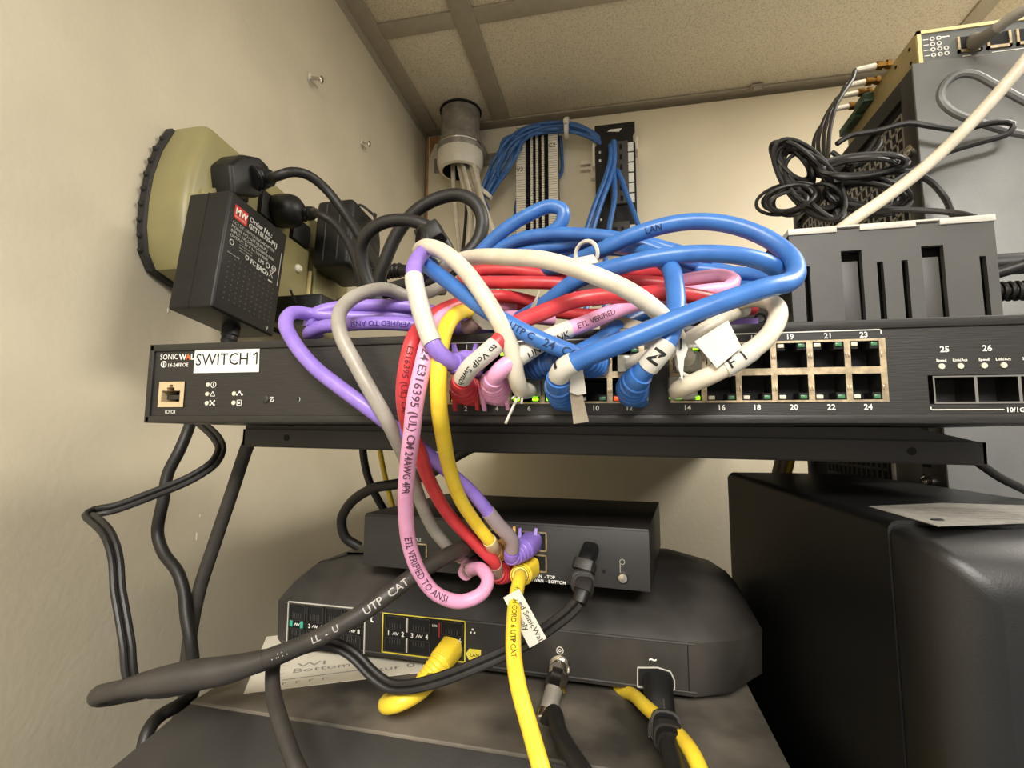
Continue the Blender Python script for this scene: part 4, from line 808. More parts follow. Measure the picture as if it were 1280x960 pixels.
q = MB(); tz = lambda x, z, s, sz=4.4, al='C': q.text(s, (x, -1.0, z), U, Z, sz, al, bold=.02)
def arrows(x, z):
    for pts in (((-2.2, -.9), (-1.1, .9)), ((-1.1, .9), (0, -.9)), ((.2, .9), (1.3, -.9)), ((1.3, -.9), (2.4, .9))): q.cyl((x + pts[0][0], -.9, z + pts[0][1]), (x + pts[1][0], -.9, z + pts[1][1]), .28, n=4)
for k, (x, w) in enumerate(cols):
    xm = x + w / 2; z0_ = zm2 - 1.2; tz(xm - 5.2, z0_, str(2 * k + 1)); tz(xm + 5.6, z0_, str(2 * k + 2)); arrows(xm, z0_ + 1.4)
for k in range(4):
    xm = px0 + 1.5 + (k + .5) * hw - .7; z0_ = zm - 1.4
    if k: tz(xm - 4.6, z0_, str(2 * k + 1), 4.0); tz(xm + 5, z0_, str(2 * k + 2), 4.0)
    arrows(xm, z0_ + 1.4)
a, b = G(816, 826); tz(a, b - 1, '~', 7.5); a, b = G(700, 813); q.torus((a, -.4, b), (0, 1, 0), 2.1, .3, 16, 4).torus((a, -.4, b), (0, 1, 0), .7, .3, 10, 4)
tz((lx0 + lw * .64), zm2 + 7.5, '2.5G', 1.9); a, b = G(591, 789)
for dx, dz in ((0, 1.2), (-1.3, -.8), (1.3, -.8)): q.box(a + dx - .55, a + dx + .55, -.5, -.2, b + dz - .55, b + dz + .55)
a, b = G(466, 774); q.cyl((a - .9, -.4, b - 1.3), (a - .9, -.4, b + 1.3), .5, n=6).cyl((a - .9, -.4, b - 1.3), (a + .8, -.4, b - 1.6), .5, n=6).cyl((a - .9, -.4, b + 1.3), (a - .2, -.4, b + 1.6), .5, n=6)
q.build('white_lettering', WHT, gw, local=True, stuff=True)
MB().box(px0 + 2.0, px0 + 4.6, -1.1, -.3, zm - 2, zm + 3.2, .4).box(px0 + 11.0, px0 + 13.6, -1.1, -.3, zm - 2.4, zm + 2.8, .4).build('teal_marks', TEAL, gw, local=True)
a, b = G(592, 818); lt_ = MB().prism([(a - 5.2, -.7, b), (a - 3, -.7, b + 3.4), (a + 5.2, -.7, b + 3.4), (a + 5.2, -.7, b - 3.4), (a - 3, -.7, b - 3.4)], (0, .6, 0)).build('lan_tab', YLINE, gw, local=True)
MB().text('LAN', (a + 1, -.8, b - 1.2), U, Z, 3.4, 'C').build('lan_text', INK, lt_, local=True)
# coax stud, power inlet
a, b = G(700, 832); MB().lathe((a, 0, b), (0, -1, 0), [(6.6, -.5), (6.6, 1.5), (5.4, 1.6), (5.4, 8)], 18).build('coax_stud', CHROME, gw, local=True)
i4 = [G(797, 834), G(822, 834), G(838, 839), G(843, 850), G(843, 862), G(797, 858)]
MB().prism([(x, -.5, z) for x, z in i4], (0, .6, 0)).build('power_inlet', VOID, gw, local=True)
q = MB()
for k in range(5): q.cyl((i4[k][0], -.6, i4[k][1]), (i4[k + 1][0], -.6, i4[k + 1][1]), .45, n=6)
q.cyl((i4[5][0], -.6, i4[5][1]), (i4[0][0], -.6, i4[0][1]), .45, n=6); q.build('inlet_border', LGREY, gw, local=True)
# firewall on the gateway
FO = V((-179, 345, -93.0)); FR = Matrix.Rotation(math.atan2(-25, 197), 4, 'Z'); FM = Matrix.Translation(FO) @ FR; FI = FM.inverted(); FN = FR.to_3x3() @ V((0, -1, 0))
fw = thing('firewall', 'small black firewall box sitting on the gateway with patch cables plugged in', 'firewall', FO, FR)
def FWp(px, py, y=0.0): return PL(px, py, FM @ V((0, y, 0)), FN)
def Fl(px, py): v = FI @ FWp(px, py); return v.x, v.z
FWW, FWH = 199.0, 37.5
MB().box(0, FWW, .8, 132, 1.2, FWH, 1.0).build('case', BLKM, fw, local=True)
MB().box(0, FWW, 0, 1.4, 1.2, FWH - 1.6, .4).build('front_panel', mat('charcoal_steel', (46, 45, 44), .5, var=.05, bump=.06, bscale=1500), fw, local=True)
for (x, y) in ((14, 14), (185, 14), (14, 118), (185, 118)): MB().cyl((x, y, -.5), (x, y, 2), 5, n=12).build('foot', RUBBER, fw, local=True)
def fport(px0_, py0_, px1_, py1_, name='port'):
    x0, z1 = Fl(px0_, py0_); x1, z0 = Fl(px1_, py1_); w = .9
    o = MB().box(x0, x1, -.8, .3, z1 - w, z1).box(x0, x1, -.8, .3, z0, z0 + w).box(x0, x0 + w, -.8, .3, z0, z1).box(x1 - w, x1, -.8, .3, z0, z1).build(name + '_shell', STEEL, fw, local=True)
    MB().box(x0 + w, x1 - w, -.3, .3, z0 + w, z1 - w).build('socket', VOID, o, local=True)
fport(510, 678, 534, 701, 'console'); fport(573, 681, 596, 706); fport(612, 661, 646, 690, 'network_port'); fport(612, 691, 646, 718, 'network_port'); fport(648, 663, 684, 690, 'network_port'); fport(648, 691, 684, 716, 'network_port')
q = MB(); a, b = Fl(517, 676); q.text('CONSOLE', (a, -.1, b), U, Z, 2.6, 'C')
a, b = Fl(660, 720.5); q.text('X0/LAN  - TOP', (a, -.1, b), U, Z, 2.7, bold=.02); a, b = Fl(659, 726); q.text('X1/WAN  - BOTTOM', (a, -.1, b), U, Z, 2.7, bold=.02); q.build('white_lettering', WHT, fw, local=True, stuff=True)
a, b = Fl(580, 661); MB().box(a, a + 3.4, -.3, .2, b - 1, b + 1.6).build('indicator', REDLAB, fw, local=True)
a, b = Fl(738, 690); MB().box(a - 4, a + 4, -.4, .2, b - 4, b + 3).build('dc_inlet', VOID, fw, local=True)
a, b = Fl(755, 714); MB().cyl((a, -.4, b), (a, .2, b), 1.2, n=10).build('reset_hole', VOID, fw, local=True)
a, b = Fl(778, 702); a2, b2 = Fl(779, 722)
MB().torus((a, -.4, b), (0, 1, 0), 1.5, .5, 14, 6).box(a - 1.6, a - 1, -.6, .1, b2, b).build('lock_outline', CHROME, fw, local=True)
MB().lathe((a2, 0, b2), (0, -1, 0), [(3.3, 0), (3.3, 1), (2.6, 2), (.3, 2.2)], 16).build('ground_screw', CHROME, fw, local=True)
# ================================================================== PATCH CABLES ON THE SWITCH
RC = 3.75
def SWp(px, py, out=0.0): return PL(px, py, O + V((0, 0, 0)), V((0, 1, 0))) + V((0, -out, 0))
def pr(a, b, ya=226, yb=236): return (P(a[0], a[1], ya), P(b[0], b[1], yb))
def cam_text(t, p, s, px, py, size, m, rev=False, r=RC + .05, roll=0.0, bold=0.01, name='printed_text'):
    p.print_text(MB(), s, p.near(px, py), size, r, rev=rev, roll=roll, bold=bold).build(name, m, t)
# red with the written label, port 2
t, p = cable('patch_cable', 'red patch cable with the handwritten VoIP switch label, plugged into port 2', 'cable', [SWp(584, 491), (582, 487, 228), (577, 477, 213), (587, 460, 206), (603, 446, 204), (620, 431, 205), (642, 407, 211), (680, 390, 219), (717, 376, 225), (755, 370, 228), (790, 369, 233), (830, 366, 240), (870, 371, 250), (905, 378, 262), (940, 386, 280)], RC, CAB['red'], a=14)
boot(t, p, 1, 29, 6.6, 4.4, CAB['red'], 3, [pr((567, 486), (569, 514)), pr((595, 484), (597, 513))]); plug_body(t, p)
a, b = p.near(577, 472) , p.near(621, 430); w_ = wrap(t, p, a, b, RC + .3)
p.print_text(MB(), 'to VoIP Switch', b - 1, 3.6, RC + .3, rev=True, bold=.01, roll=.1).build('label_text', INK, w_)
# pink with the folded label, port 4
t, p = cable('patch_cable', 'pink patch cable with a white wrap label, plugged into port 4', 'cable', [SWp(622, 491), (620, 486, 228), (616, 475, 213), (627, 461, 208), (654, 443, 212), (693, 419, 219), (737, 402, 226), (787, 382, 236), (840, 370, 250), (885, 364, 262), (910, 360, 268), (917, 351, 272), (903, 345, 276), (870, 348, 278), (845, 353, 282), (800, 364, 292), (740, 376, 300)], RC, CAB['pink'], a=14)
boot(t, p, 1, 29, 6.6, 4.4, CAB['pink'], 5, [pr((602, 486), (606, 514)), pr((632, 484), (635, 513))]); plug_body(t, p)
w_ = wrap(t, p, p.near(650, 446), p.near(714, 409), RC + .3)
p.print_text(MB(), 'UNIFI LINK', p.near(655, 444), 4.6, RC + .3, bold=.01, roll=-.5).build('label_text', INK, w_)
cam_text(t, p, 'ETL VERIFIED', 720, 408, 3.4, INKF); cam_text(t, p, 'VERIFIED', 850, 352, 3.0, INKF, rev=False)
# purple with the white wrap, port 1
t, p = cable('patch_cable', 'purple patch cable wrapped in a long white label, plugged into port 1', 'cable', [SWp(590, 455), (583, 456, 227), (571, 455, 213), (556, 448, 206), (544, 435, 203), (535, 415, 203), (525, 383, 204), (518, 352, 207), (518, 334, 212), (526, 319, 222), (537, 311, 240), (560, 318, 262)], RC, CAB['purple'], a=14)
boot(t, p, 1, 30, 6.4, 4.4, CAB['purple'], 5, [pr((571, 450), (567, 430), 222, 228), pr((592, 450), (595, 430), 226, 232)]); plug_body(t, p)
wrap(t, p, p.near(538, 427), p.near(517, 345), RC + .45)
# white, port 6
t, p = cable('patch_cable', 'white patch cable dropping steeply into port 6 with a clear plug', 'cable', [SWp(664, 486), (660, 488, 229), (651, 487, 219), (645, 470, 212), (640, 440, 208), (626, 406, 206), (606, 372, 206), (581, 338, 210), (556, 316, 216), (534, 308, 226), (524, 315, 242), (535, 328, 262)], RC, CAB['white'], a=8)
plug_body(t, p)
q = MB()
for k in range(4): q.cyl(P(650 + k, 490, 222), P(640 + k * 4, 498 + (k % 2) * 6, 216), .5, n=5)
q.cyl(P(648, 494, 220), P(632, 529, 210), .6, n=5).build('frayed_strands', TAPE, t)
# blue thin-print, port 9
t, p = cable('patch_cable', 'blue patch cable slanting from the strap down to port 9', 'cable', [SWp(746, 454), (741, 454, 228), (724, 445, 214), (680, 427, 209), (640, 407, 209), (592, 377, 212), (560, 352, 218), (537, 335, 227), (527, 325, 242), (540, 330, 262)], RC, CAB['blue'], a=10)
boot(t, p, 1, 26, 6.2, 4.4, CAB['blue'], 4); plug_body(t, p); cam_text(t, p, 'UTP C', 637, 406, 4.2, INKB, rev=True); cam_text(t, p, '24  C0', 682, 428, 5.0, INKB, rev=True)
# dark-booted blue, port 5
t, p = cable('patch_cable', 'blue patch cable with a dark ribbed boot lying sideways at port 5', 'cable', [SWp(664, 457), (668, 457, 228), (690, 453, 220), (712, 446, 221), (738, 433, 228), (765, 414, 240), (795, 396, 256), (830, 384, 272)], RC, CAB['blue'], a=14)
boot(t, p, 1, 30, 6.4, 4.8, CAB['dblue'], 7); MB().box(*[f(c) for c in [SWp(655, 455, 14)] for f in (lambda c: c.x - 5, lambda c: c.x + 7, lambda c: c.y, lambda c: c.y + 14, lambda c: c.z - 5, lambda c: c.z + 5)], .8).build('plug', BLK, t)
# big blue front cable, port 8
t, p = cable('patch_cable', 'blue patch cable stretching across the front and looping back overhead, from port 8', 'cable', [SWp(706, 497), (703, 492, 228), (698, 480, 213), (702, 463, 205), (720, 452, 203), (780, 427, 200), (840, 402, 202), (905, 377, 206), (960, 359, 212), (985, 353, 220), (995, 340, 232), (989, 322, 240), (962, 300, 245), (920, 283, 247), (880, 277, 247), (840, 280, 247), (792, 294, 248), (755, 311, 252), (720, 326, 266), (690, 336, 286), (655, 340, 312), (620, 345, 340)], RC + .35, CAB['blue'], a=14)
boot(t, p, 1, 32, 6.6, 5.2, CAB['blue'], 4); plug_body(t, p)
a = p.near(699, 468); w_ = wrap(t, p, a - 1, a + 9, RC + .75); p.print_text(MB(), 'I', a + 3, 6.5, RC + .75, bold=.02, roll=1.0).build('label_text', INK, w_)
MB().sheet([P(712, 462, 206), P(728, 458, 206), P(733, 492, 212), P(722, 494, 212), P(712, 490, 211)], .3).build('label_flag', TAPE, t)
MB().sheet([P(711, 480, 211), P(727, 489, 212), P(736, 527, 219), P(717, 530, 219)], .3).build('label_flag', AGED, t)
cam_text(t, p, 'LAN', 805, 291, 4.2, INKB, rev=True, r=RC + .4)
# blue N cable, port 12
t, p = cable('patch_cable', 'blue patch cable with the white N label, plugged into port 12', 'cable', [SWp(794, 492), (790, 487, 228), (797, 473, 214), (815, 452, 207), (832, 430, 206), (842, 405, 210), (845, 380, 216), (843, 355, 222), (838, 335, 230), (822, 322, 242), (795, 312, 258), (760, 306, 280)], RC + .3, CAB['blue'], a=14)
boot(t, p, 1, 30, 6.6, 5.0, CAB['blue'], 4); plug_body(t, p)
a, b = p.near(812, 456), p.near(832, 430); w_ = wrap(t, p, a, b, RC + .75); p.print_text(MB(), 'N', a + 2.5, 7.2, RC + .75, bold=.02).build('label_text', INK, w_)
# second blue arch
t, p = cable('patch_cable', 'blue patch cable arching low behind the white one, inner of the two arches', 'cable', [(600, 412, 285), (640, 402, 262), (682, 379, 244), (722, 350, 235), (780, 331, 229), (830, 321, 228), (880, 317, 230), (930, 321, 234), (962, 331, 240), (978, 347, 250), (968, 361, 262), (935, 366, 274), (890, 362, 288)], RC + .25, CAB['blue'])
t2 = thing('label_tag', 'curled white label loop on the blue arch beside the white cable', 'label', P(735, 320, 236))
MB().torus(P(733, 318, 238), (.5, .9, .2), 6.2, 1.0, 22, 6).build('loop', TAPE, t2); MB().sheet([P(722, 322, 232), P(742, 318, 232), P(748, 328, 231), P(728, 332, 231)], .3).build('flag', TAPE, t2)
# white front arch, port 13
t, p = cable('patch_cable', 'white patch cable arching from the strap over the red ones to port 13', 'cable', [(552, 336, 262), (572, 326, 240), (600, 321, 225), (640, 322, 212), (680, 325, 205), (720, 336, 202), (755, 349, 202), (785, 363, 203), (812, 381, 206), (830, 398, 211), (845, 420, 218), (856, 442, 228), SWp(860, 455)], RC, CAB['white'])
MB().box(*[f(c) for c in [SWp(858, 455)] for f in (lambda c: c.x - 5.5, lambda c: c.x + 5.5, lambda c: c.y - 8, lambda c: c.y + 4, lambda c: c.z - 4.4, lambda c: c.z + 4.4)], .6).build('plug', CLEAR, t)
# white F cable, port 14
t, p = cable('patch_cable', 'white patch cable with the big square F I label, plugged into port 14', 'cable', [SWp(852, 486), (847, 488, 230), (850, 486, 222), (868, 478, 216), (898, 464, 213), (933, 443, 214), (961, 419, 218), (973, 393, 224), (966, 379, 233), (945, 374, 246), (905, 382, 262), (870, 392, 280)], RC, CAB['white'], a=8)
plug_body(t, p, half=(6, 5.2))
MB().sheet([P(868, 427, 210), P(910, 400, 210), P(927, 434, 208), P(896, 460, 207)], .3).build('label_flag', TAPE, t)
a, b = p.near(903, 461), p.near(940, 438); w_ = wrap(t, p, a, b, RC + .4); p.print_text(MB(), 'F  I', a + 1.0, 5.6, RC + .4, bold=.02, roll=.1).build('label_text', INK, w_)
# white short run with the I flag
t, p = cable('patch_cable', 'short white patch cable with a narrow hanging I flag beside port 13', 'cable', [SWp(787, 456), (796, 452, 228), (812, 446, 222), (835, 439, 220), (858, 427, 220), (885, 410, 228), (910, 395, 248), (930, 388, 270)], RC - .3, CAB['white'], a=6)
plug_body(t, p)
MB().sheet([P(846, 428, 214), P(855, 424, 214), P(860, 436, 213), P(855, 450, 212), P(853, 479, 214), P(848, 458, 212), P(845, 440, 213)], .3).build('label_flag', TAPE, t)
MB().text('I', P(851, 436, 212.4), RGT, UPV, 6, 'C', bold=.02).build('label_text', INK, t)
MB().torus(P(866, 452, 218), (.3, .9, .3), 6.5, .8, 20, 6).build('label_loop', TAPE, t)
# further strands of the pile
def strand(lab, pts, m, r=RC, txt=None):
    t, p = cable('patch_cable', lab, 'cable', pts, r, CAB[m])
    if txt: cam_text(t, p, *txt)
    return t, p
strand('blue patch cable curling up in a hook before the punch block', [(585, 335, 300), (605, 311, 296), (630, 288, 293), (660, 269, 292), (688, 258, 292), (704, 264, 292), (700, 282, 293), (682, 294, 296), (650, 305, 300), (620, 322, 305)], 'blue', 4.2)
strand('blue patch cable lying along the top of the pile, the highest', [(600, 330, 300), (627, 309, 296), (655, 297, 293), (692, 292, 290), (730, 293, 287), (767, 297, 284), (800, 305, 282), (830, 316, 282), (870, 330, 286)], 'blue')
strand('blue patch cable second from the top of the pile', [(600, 338, 302), (630, 322, 300), (665, 312, 298), (700, 307, 296), (740, 300, 294), (790, 300, 292), (840, 312, 292), (890, 326, 294)], 'blue')
strand('blue patch cable under the crown of the pile near the white arch', [(610, 335, 310), (650, 326, 308), (700, 318, 306), (760, 312, 302), (820, 318, 298), (890, 335, 295), (940, 345, 292), (975, 344, 290), (985, 352, 288), (950, 360, 292)], 'blue')
strand('blue patch cable lying flat behind the pink loop', [(830, 337, 292), (870, 337, 290), (910, 341, 288), (945, 344, 282), (968, 350, 276), (955, 358, 280), (900, 352, 296)], 'blue')
strand('red patch cable at the back of the pile under the white arch', [(870, 352, 300), (820, 339, 292), (782, 342, 286), (735, 348, 288), (702, 346, 290), (667, 341, 292), (630, 337, 292), (596, 339, 292), (578, 348, 292), (604, 355, 290)], 'red')
strand('red patch cable in the middle of the pile, just below the rearmost', [(590, 353, 284), (620, 353, 282), (655, 353, 280), (692, 354, 280), (740, 357, 280), (782, 353, 278), (830, 355, 278), (870, 366, 284), (900, 372, 292)], 'red')
strand('dark red patch cable low in the pile behind the pink one', [(600, 396, 305), (640, 388, 300), (690, 390, 296), (740, 394, 290), (790, 390, 282), (850, 384, 278), (900, 382, 284)], 'red', RC, ('E316395', 640, 389, 3.6, INKR))
tag(MB().sheet([P(752, 402, 243), P(778, 395, 242), P(812, 405, 243), P(800, 420, 240), P(748, 420, 240)], .3).build('label_tag', AGED), 'dirty grey paper tag in the middle of the cable pile above the ports', 'label')
tag(MB().sheet([P(724, 353, 240), P(758, 356, 240), P(750, 366, 240), P(722, 362, 240)], .3).build('label_tag', TAPE), 'narrow pale label showing between the red cables', 'label')
tag(MB().sheet([P(675, 362, 232), P(671, 380, 232), P(658, 396, 231), P(660, 390, 231)], .3).build('label_tag', TAPE), 'thin white paper sliver sticking up against the blue cable', 'label')
tag(MB().sheet([P(586, 376, 243), P(608, 384, 243), P(616, 412, 243), P(604, 412, 243), P(590, 398, 243)], .4).build('plastic_sleeve', CLEAR), 'crumpled clear plastic scrap behind the yellow cable bend', 'scrap')
t = thing('patch_cable', 'pale pink patch cable end with a clear connector lying behind the yellow bend', 'cable', P(600, 405, 246)); Path([(585, 410, 250), (600, 402, 248), (620, 398, 250), (650, 396, 262), (690, 400, 280)], 3).tube(MB(), RC - .3).build('jacket', CAB['pink'], t); MB().cyl(P(582, 412, 250), P(598, 403, 248), 4.4, 4.2, n=12).build('connector', SLEEVE, t)
# purple coil on top of the switch
strand('purple patch cable coil lying on the switch, upper turn', [(620, 402, 310), (560, 394, 285), (513, 383, 270), (470, 382, 266), (425, 384, 262), (395, 392, 258), (386, 403, 256), (402, 403, 262), (440, 396, 268), (500, 395, 272), (560, 402, 290)], 'purple')
strand('purple patch cable coil lying on the switch, lower turn with print', [(400, 415, 262), (386, 417, 254), (402, 409, 250), (430, 406, 249), (470, 404, 250), (515, 406, 254), (560, 410, 262), (610, 412, 275)], 'purple', RC, ('VERIFIED TO ANSI', 512, 406, 4.0, mat('ink_on_purple', (70, 50, 130), .7), True))
# ================================================================== CABLES DOWN TO THE FIREWALL
def fwend(px, py, o=0.0): return FWp(px, py) + FN * o
t, p = cable('patch_cable', 'purple patch cable swinging down from the switch top to the firewall', 'cable', [fwend(666, 676), fwend(664, 680, 12), fwend(655, 685, 24), (640, 676, 300), (622, 655, 292), (590, 616, 278), (555, 585, 262), (520, 556, 246), (490, 533, 236), (457, 508, 230), (423, 483, 229), (392, 458, 229), (367, 427, 230), (357, 404, 234), (366, 391, 243), (390, 393, 256), (440, 396, 264), (500, 396, 272)], RC, CAB['purple'], a=14)
boot(t, p, 1, 30, 6.2, 4.4, CAB['purple'], 5, [(fwend(654, 680, 6), fwend(652, 659, 3)), (fwend(672, 680, 6), fwend(672, 659, 3))])
wrap(t, p, 31, p.near(610, 638), RC + .5, SLEEVE, 'clear_sleeve')
t, p = cable('patch_cable', 'grey patch cable bending over the switch edge and down behind the pink one', 'cable', [(610, 350, 330), (560, 356, 306), (534, 366, 286), (511, 371, 270), (486, 362, 258), (465, 363, 248), (440, 373, 238), (425, 390, 231), (424, 410, 227), (430, 428, 226), (444, 454, 226), (461, 485, 226), (482, 522, 230), (497, 552, 240), (510, 582, 256), (525, 625, 280), (541, 660, 298), (557, 680, 308), fwend(578, 692, 8), fwend(584, 694)], RC, CAB['grey'])
t, p = cable('patch_cable', 'red patch cable curving down behind the pink one to the firewall', 'cable', [fwend(638, 711), fwend(632, 711, 14), (617, 702, 306), (595, 680, 300), (560, 642, 284), (535, 597, 260), (525, 567, 244), (513, 540, 230), (507, 516, 219), (505, 489, 212), (508, 460, 210), (515, 429, 212), (527, 408, 220), (548, 391, 234), (577, 379, 250), (610, 371, 272), (642, 372, 286), (672, 379, 294), (720, 388, 302)], RC, CAB['red'], a=10)
boot(t, p, 1, 17, 6.2, 4.8, CAB['red'], 3); wrap(t, p, 16, 27, RC + .5, SLEEVE, 'clear_sleeve'); cam_text(t, p, 'E316395 (UL) CM', 512, 436, 3.8, INKR, rev=True)
t, p = cable('patch_cable', 'yellow patch cable hanging from the switch down to the firewall', 'cable', [fwend(634, 684), fwend(628, 685, 12), (612, 676, 296), (597, 657, 288), (576, 625, 270), (561, 582, 246), (554, 545, 226), (549, 510, 212), (548, 475, 207), (550, 440, 208), (557, 411, 216), (569, 394, 228), (588, 389, 246), (615, 394, 262), (650, 402, 280)], RC, CAB['yellow'], a=12)
boot(t, p, 1, 24, 6.0, 4.4, mat('pale_orange_boot', (226, 170, 90), .45), 4, [(fwend(646, 680, 6), fwend(645, 657, 3))]); wrap(t, p, 22, 40, RC + .45, mat('cloudy_white_sleeve', (226, 206, 160), .35), 'clear_sleeve')
t, p = cable('patch_cable', 'pink patch cable hanging nearest the viewer with printed lettering, hooking up into the firewall', 'cable', [fwend(588, 702), fwend(593, 706, 12), (602, 712, 300), (610, 726, 292), (602, 742, 286), (576, 752, 280), (545, 742, 272), (525, 717, 264), (512, 682, 254), (507, 632, 238), (510, 580, 222), (514, 547, 213), (519, 502, 206), (527, 464, 205), (534, 434, 208), (541, 415, 216), (550, 400, 228), (568, 388, 246), (600, 382, 270), (640, 384, 295)], RC + .15, CAB['pink'], a=10)
MB().cyl(fwend(590, 704, 2), fwend(595, 708, 17), 6.0, 4.8, n=14).build('boot', CAB['pink'], t); wrap(t, p, 14, 24, RC + .55, SLEEVE, 'clear_sleeve')
cam_text(t, p, '24 E316395 (UL) CM 24AWG 4PR', 533, 438, 5.0, INKF, rev=True, r=RC + .2); cam_text(t, p, 'ETL VERIFIED TO ANSI', 510, 664, 5.2, INKF, rev=True, r=RC + .2)
# ---- yellow from the firewall down past the gateway
t, p = cable('patch_cable', 'bright yellow patch cable falling from the firewall past the gateway', 'cable', [fwend(664, 706), fwend(660, 711, 14), (650, 722, 286), (645, 745, 272), (642, 780, 256), (642, 815, 244), (648, 858, 232), (662, 909, 222), (677, 962, 212), (695, 1020, 205), V((0, 205, -240)), V((8, 200, -294))], RC, CAB['yellow'], a=12)
boot(t, p, 1, 30, 6.4, 4.6, CAB['yellow'], 2); cam_text(t, p, 'PATCH CORD 6 UTP', 645, 740, 3.6, INKY, rev=False); cam_text(t, p, 'UTP CAT', 642, 795, 3.4, INKY)
tg = thing('label_tag', 'white flag label with printed text stuck on the falling yellow cable', 'label', P(655, 775, 262))
c4 = [P(629, 747, 266), P(649, 736, 266), P(683, 798, 257), P(662, 810, 257)]
MB().sheet(c4, .3).build('flag', TAPE, tg)
uu = (c4[2] - c4[1]).normalized(); vv = (c4[1] - c4[0]).normalized(); nn_ = uu.cross(vv)
sg = -1 if nn_.dot(c4[0]) > 0 else 1
q = MB(); q.text('ed SonicWall', c4[1] + uu * 6 - vv * 4.0 + V((0, -.4, 0)), uu, vv, 4.0, lift=.3 * sg).text('r supply', c4[1] + uu * 6.5 - vv * 7.6 + V((0, -.4, 0)), uu, vv, 4.0, lift=.3 * sg); q.build('label_text', INK, tg)
# ---- yellow at the gateway
GW = lambda px, py, o=0.0: PL(px, py, GM @ V((0, 0, 0)), GN) + GN * o
t, p = cable('patch_cable', 'yellow patch cable from gateway jack six turning back under the gateway', 'cable', [GW(566, 808), GW(562, 815, 14), GW(550, 832, 30), P(538, 852, 285), P(520, 868, 272), P(500, 878, 266), P(484, 882, 270), P(486, 876, 284), P(510, 866, 305), P(545, 854, 325), P(590, 846, 345)], RC + .6, CAB['yellow'], a=16)
boot(t, p, 1, 34, 7.2, 5.4, CAB['yellow'], 6)
strand('yellow patch cable emerging from under the gateway behind the power cord', [(770, 862, 345), (790, 868, 325), (808, 884, 300), (832, 905, 280), (853, 925, 262), (867, 945, 250), (880, 975, 240), (896, 1010, 226), V((72, 205, -250)), V((74, 190, -294))], 'yellow', RC)
# ---- fat black cable
t, p = cable('trunk_cable', 'fat dusty black cable with white print crossing the gateway diagonally', 'cable', [fwend(592, 682, 2), (578, 686, 298), (556, 696, 284), (525, 714, 270), (490, 740, 258), (450, 768, 250), (400, 796, 244), (350, 817, 240), (290, 836, 236), (235, 845, 232), (185, 854, 228), (145, 863, 226), (124, 868, 230), (128, 872, 240), (165, 866, 250), (220, 854, 262), (280, 842, 280)], 4.6, CAB['dblack'])
p.tube(MB(), 6, p.near(330, 825), p.near(160, 860), 16, rfun=lambda f: 4.7 + 2.6 * math.sin(math.pi * f)).build('heat_shrink', CAB['dblack'], t)
MB().lathe(fwend(594, 682, -1), FN, [(6.5, 0), (6.5, 8), (5, 14)], 14).build('plug_boot', BLK, t)
wt = mat('grey_white_print', (176, 172, 164), .7)
cam_text(t, p, 'UTP  CAT', 455, 766, 5.6, wt, rev=True, r=4.6); cam_text(t, p, 'LL  -  U', 396, 798, 4.6, wt, rev=True, r=4.6); cam_text(t, p, '. .: : .', 345, 819, 4.6, wt, rev=True, r=4.6)
cable('trunk_cable', 'dusty black cable hanging over the paper note and box edge', 'cable', [(352, 812, 262), (343, 826, 258), (341, 860, 250), (351, 903, 236), (365, 945, 226), (385, 1000, 218), V((-135, 205, -250)), V((-140, 195, -294))], 3.8, CAB['dblack'])
# ---- twin flat cord of the firewall supply
pts = [(724, 752, 268), (712, 765, 268), (690, 782, 268), (660, 802, 268), (628, 818, 266), (600, 830, 264), (560, 846, 262), (520, 857, 262), (489, 858, 264), (466, 843, 266), (447, 823, 268), (427, 809, 268), (404, 804, 264), (380, 809, 258), (340, 826, 250), (290, 843, 246), (245, 855, 240), (205, 863, 236), (176, 862, 232), (163, 848, 230), (161, 820, 230), (155, 780, 232), (147, 732, 236), (145, 700, 240), (136, 670, 244), (121, 652, 250), (111, 644, 256), (118, 640, 262), (140, 636, 268), (190, 618, 278), (240, 597, 288), (268, 578, 296), (276, 562, 302), (270, 547, 308), (250, 528, 318), (232, 512, 330)]
tc = thing('power_cable', 'flat twin-lead black cord from the firewall looping out past the wall', 'power cord', P(724, 752, 268))
base = Path(pts, 4)
for sgn in (-1, 1):
    off = []
    for i in range(0, len(base.p), 2):
        c, T = base.p[i], base.t[i]; side = T.cross(c.normalized()).normalized(); off.append(c + side * (1.75 * sgn))
    Path(off, 4).tube(MB(), 1.85, n=10).build('lead', CAB['black'], tc)
bp = Path([fwend(739, 686, 2), fwend(738, 694, 14), fwend(735, 712, 20), (730, 735, 272), (724, 753, 268)], 2)
bp.tube(MB(), 5, 0, None, 14, rfun=lambda f: 5.0 - 1.4 * f, sq=.6).build('plug_body', BLK, tc)
for k in range(6):
    u0 = bp.L * (.22 + .125 * k); bp.tube(MB(), 5, u0, u0 + bp.L * .075, 14, rfun=lambda f: 6.6 - .35 * k, sq=.55).build('rib', BLKM, tc)
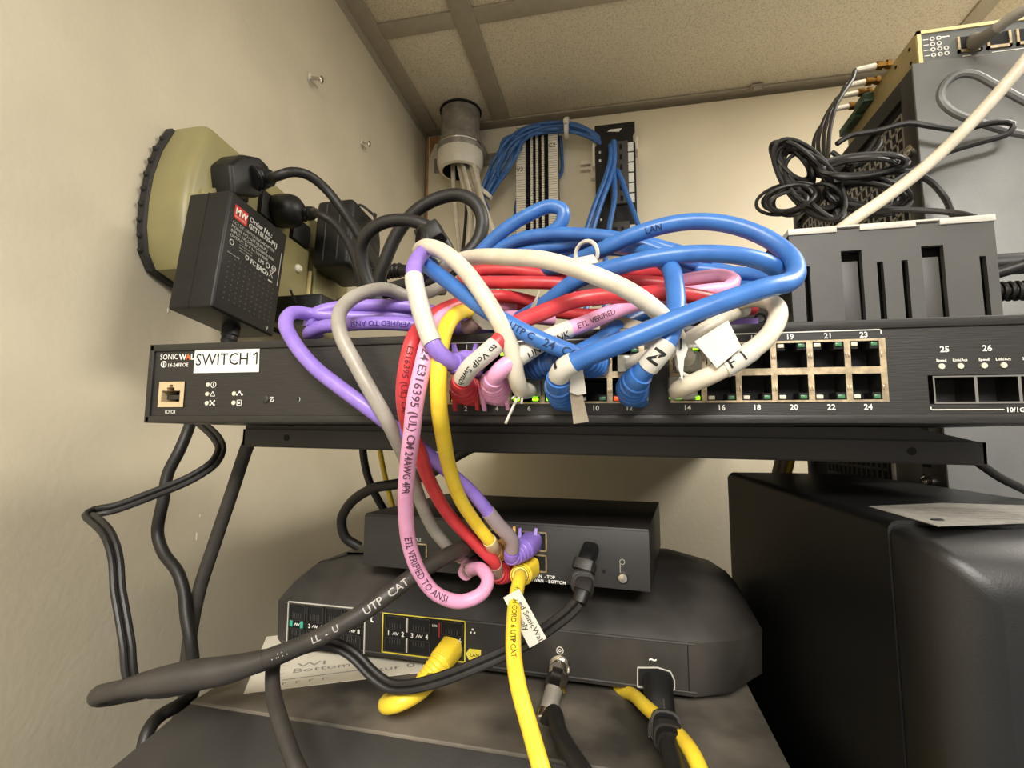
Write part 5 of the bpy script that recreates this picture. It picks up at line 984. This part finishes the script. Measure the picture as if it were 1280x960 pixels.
# ---- single cords at the left
cable('power_cable', 'black cord dropping from the switch with a kink beside the cream wall', 'power cord', [(242, 515, 330), (236, 535, 322), (225, 562, 316), (210, 592, 312), (204, 625, 310), (197, 665, 310), (204, 690, 308), (222, 715, 306), (230, 740, 304), (233, 770, 300), (238, 800, 298), (242, 840, 298), (240, 868, 296), (224, 881, 285), (200, 895, 276), (186, 912, 268), (178, 945, 262), (172, 1000, 258), V((-302, 240, -270)), V((-310, 236, -295))], 3.9, CAB['black'])
cable('power_cable', 'straight thick black cord slanting from the shelf corner downward', 'power cord', [(322, 530, 318), (310, 556, 316), (290, 615, 314), (268, 680, 314), (250, 735, 312), (240, 780, 310), (233, 835, 308), (230, 880, 308), V((-308, 306, -230)), V((-312, 306, -294))], 4.4, CAB['dblack'])
cable('power_cable', 'black cord looping below the shelf behind the firewall', 'power cord', [(700, 538, 320), (640, 540, 320), (605, 552, 322), (570, 570, 326), (540, 590, 334), (500, 604, 344), (465, 611, 356), (438, 629, 366), (427, 650, 372), (432, 672, 376), (450, 684, 380)], 3.8, CAB['black'])
cable('power_cable', 'thin dark cord hanging straight below the shelf at its shaded middle', 'power cord', [(452, 545, 420), (456, 580, 420), (463, 605, 420), (478, 634, 425), (495, 660, 430)], 3.4, CAB['black'])
cable('patch_cable', 'thin yellow cable hanging below the shelf in the shade', 'cable', [(472, 545, 470), (478, 580, 470), (486, 615, 470), (493, 640, 470)], 2.6, CAB['yellow'])
# ---- coax and mains lead of the gateway
t, p = cable('coax_cable', 'black coaxial cable with a chrome screw connector on the gateway', 'cable', [GW(700, 834, 2), GW(699, 843, 11), GW(696, 858, 22), GW(693, 874, 32), (692, 891, 291), (698, 913, 274), (711, 938, 256), (728, 964, 242), (750, 1005, 226), V((20, 208, -250)), V((28, 200, -294))], 4.3, CAB['black'], a=24)
p.tube(MB(), 6, 3, 15, 6, rfun=lambda f: 6.4).build('hex_nut', CHROME, t); p.tube(MB(), 6, 15, 27, 16, rfun=lambda f: 5.2).build('barrel', GALV, t); p.tube(MB(), 6, 27, 34, 16, rfun=lambda f: 6.0 + .8 * f).build('crimp_ring', CHROME, t); c, T, _, _ = p.at(33.5); MB().torus(c, T, 6.3, .9, 20, 6).build('ring_lip', CHROME, t)
t, p = cable('power_cable', 'black mains lead with a ribbed moulded plug in the gateway inlet', 'power cord', [GW(822, 851, 1), GW(823, 864, 10), GW(827, 886, 24), (832, 908, 276), (838, 935, 258), (845, 965, 242), (855, 1015, 224), V((48, 205, -250)), V((50, 195, -294))], 4.6, CAB['black'], a=30)
p.tube(MB(), 9, 0, 24, 16, rfun=lambda f: 8.3 - .5 * f, sq=.6).build('plug_body', BLK, t)
c, T, _, _ = p.at(17); f_ = (-c - T * (-c).dot(T)).normalized(); s_ = T.cross(f_)
MB().hexa([c + f_ * a + s_ * b + T * d for a in (5, 7.6) for b, d in ((-3, -4), (3, -4), (3, 4), (-3, 4))]).build('grip_pad', BLKM, t)
L0 = 22
p.tube(MB(), 8, L0, p.near(838, 932), 16, rfun=lambda f: 7.6 - 1.9 * f, sq=.75).build('strain_relief', BLK, t)
for k in range(5):
    c, T, _, _ = p.at(L0 + 3 + (p.near(838, 932) - L0) * k / 5); u0 = L0 + 3 + (p.near(838, 932) - L0) * k / 5; p.tube(MB(), 5, u0, u0 + 3.6, 16, rfun=lambda f: 8.3 - .36 * k, sq=.7).build('rib', BLKM, t)
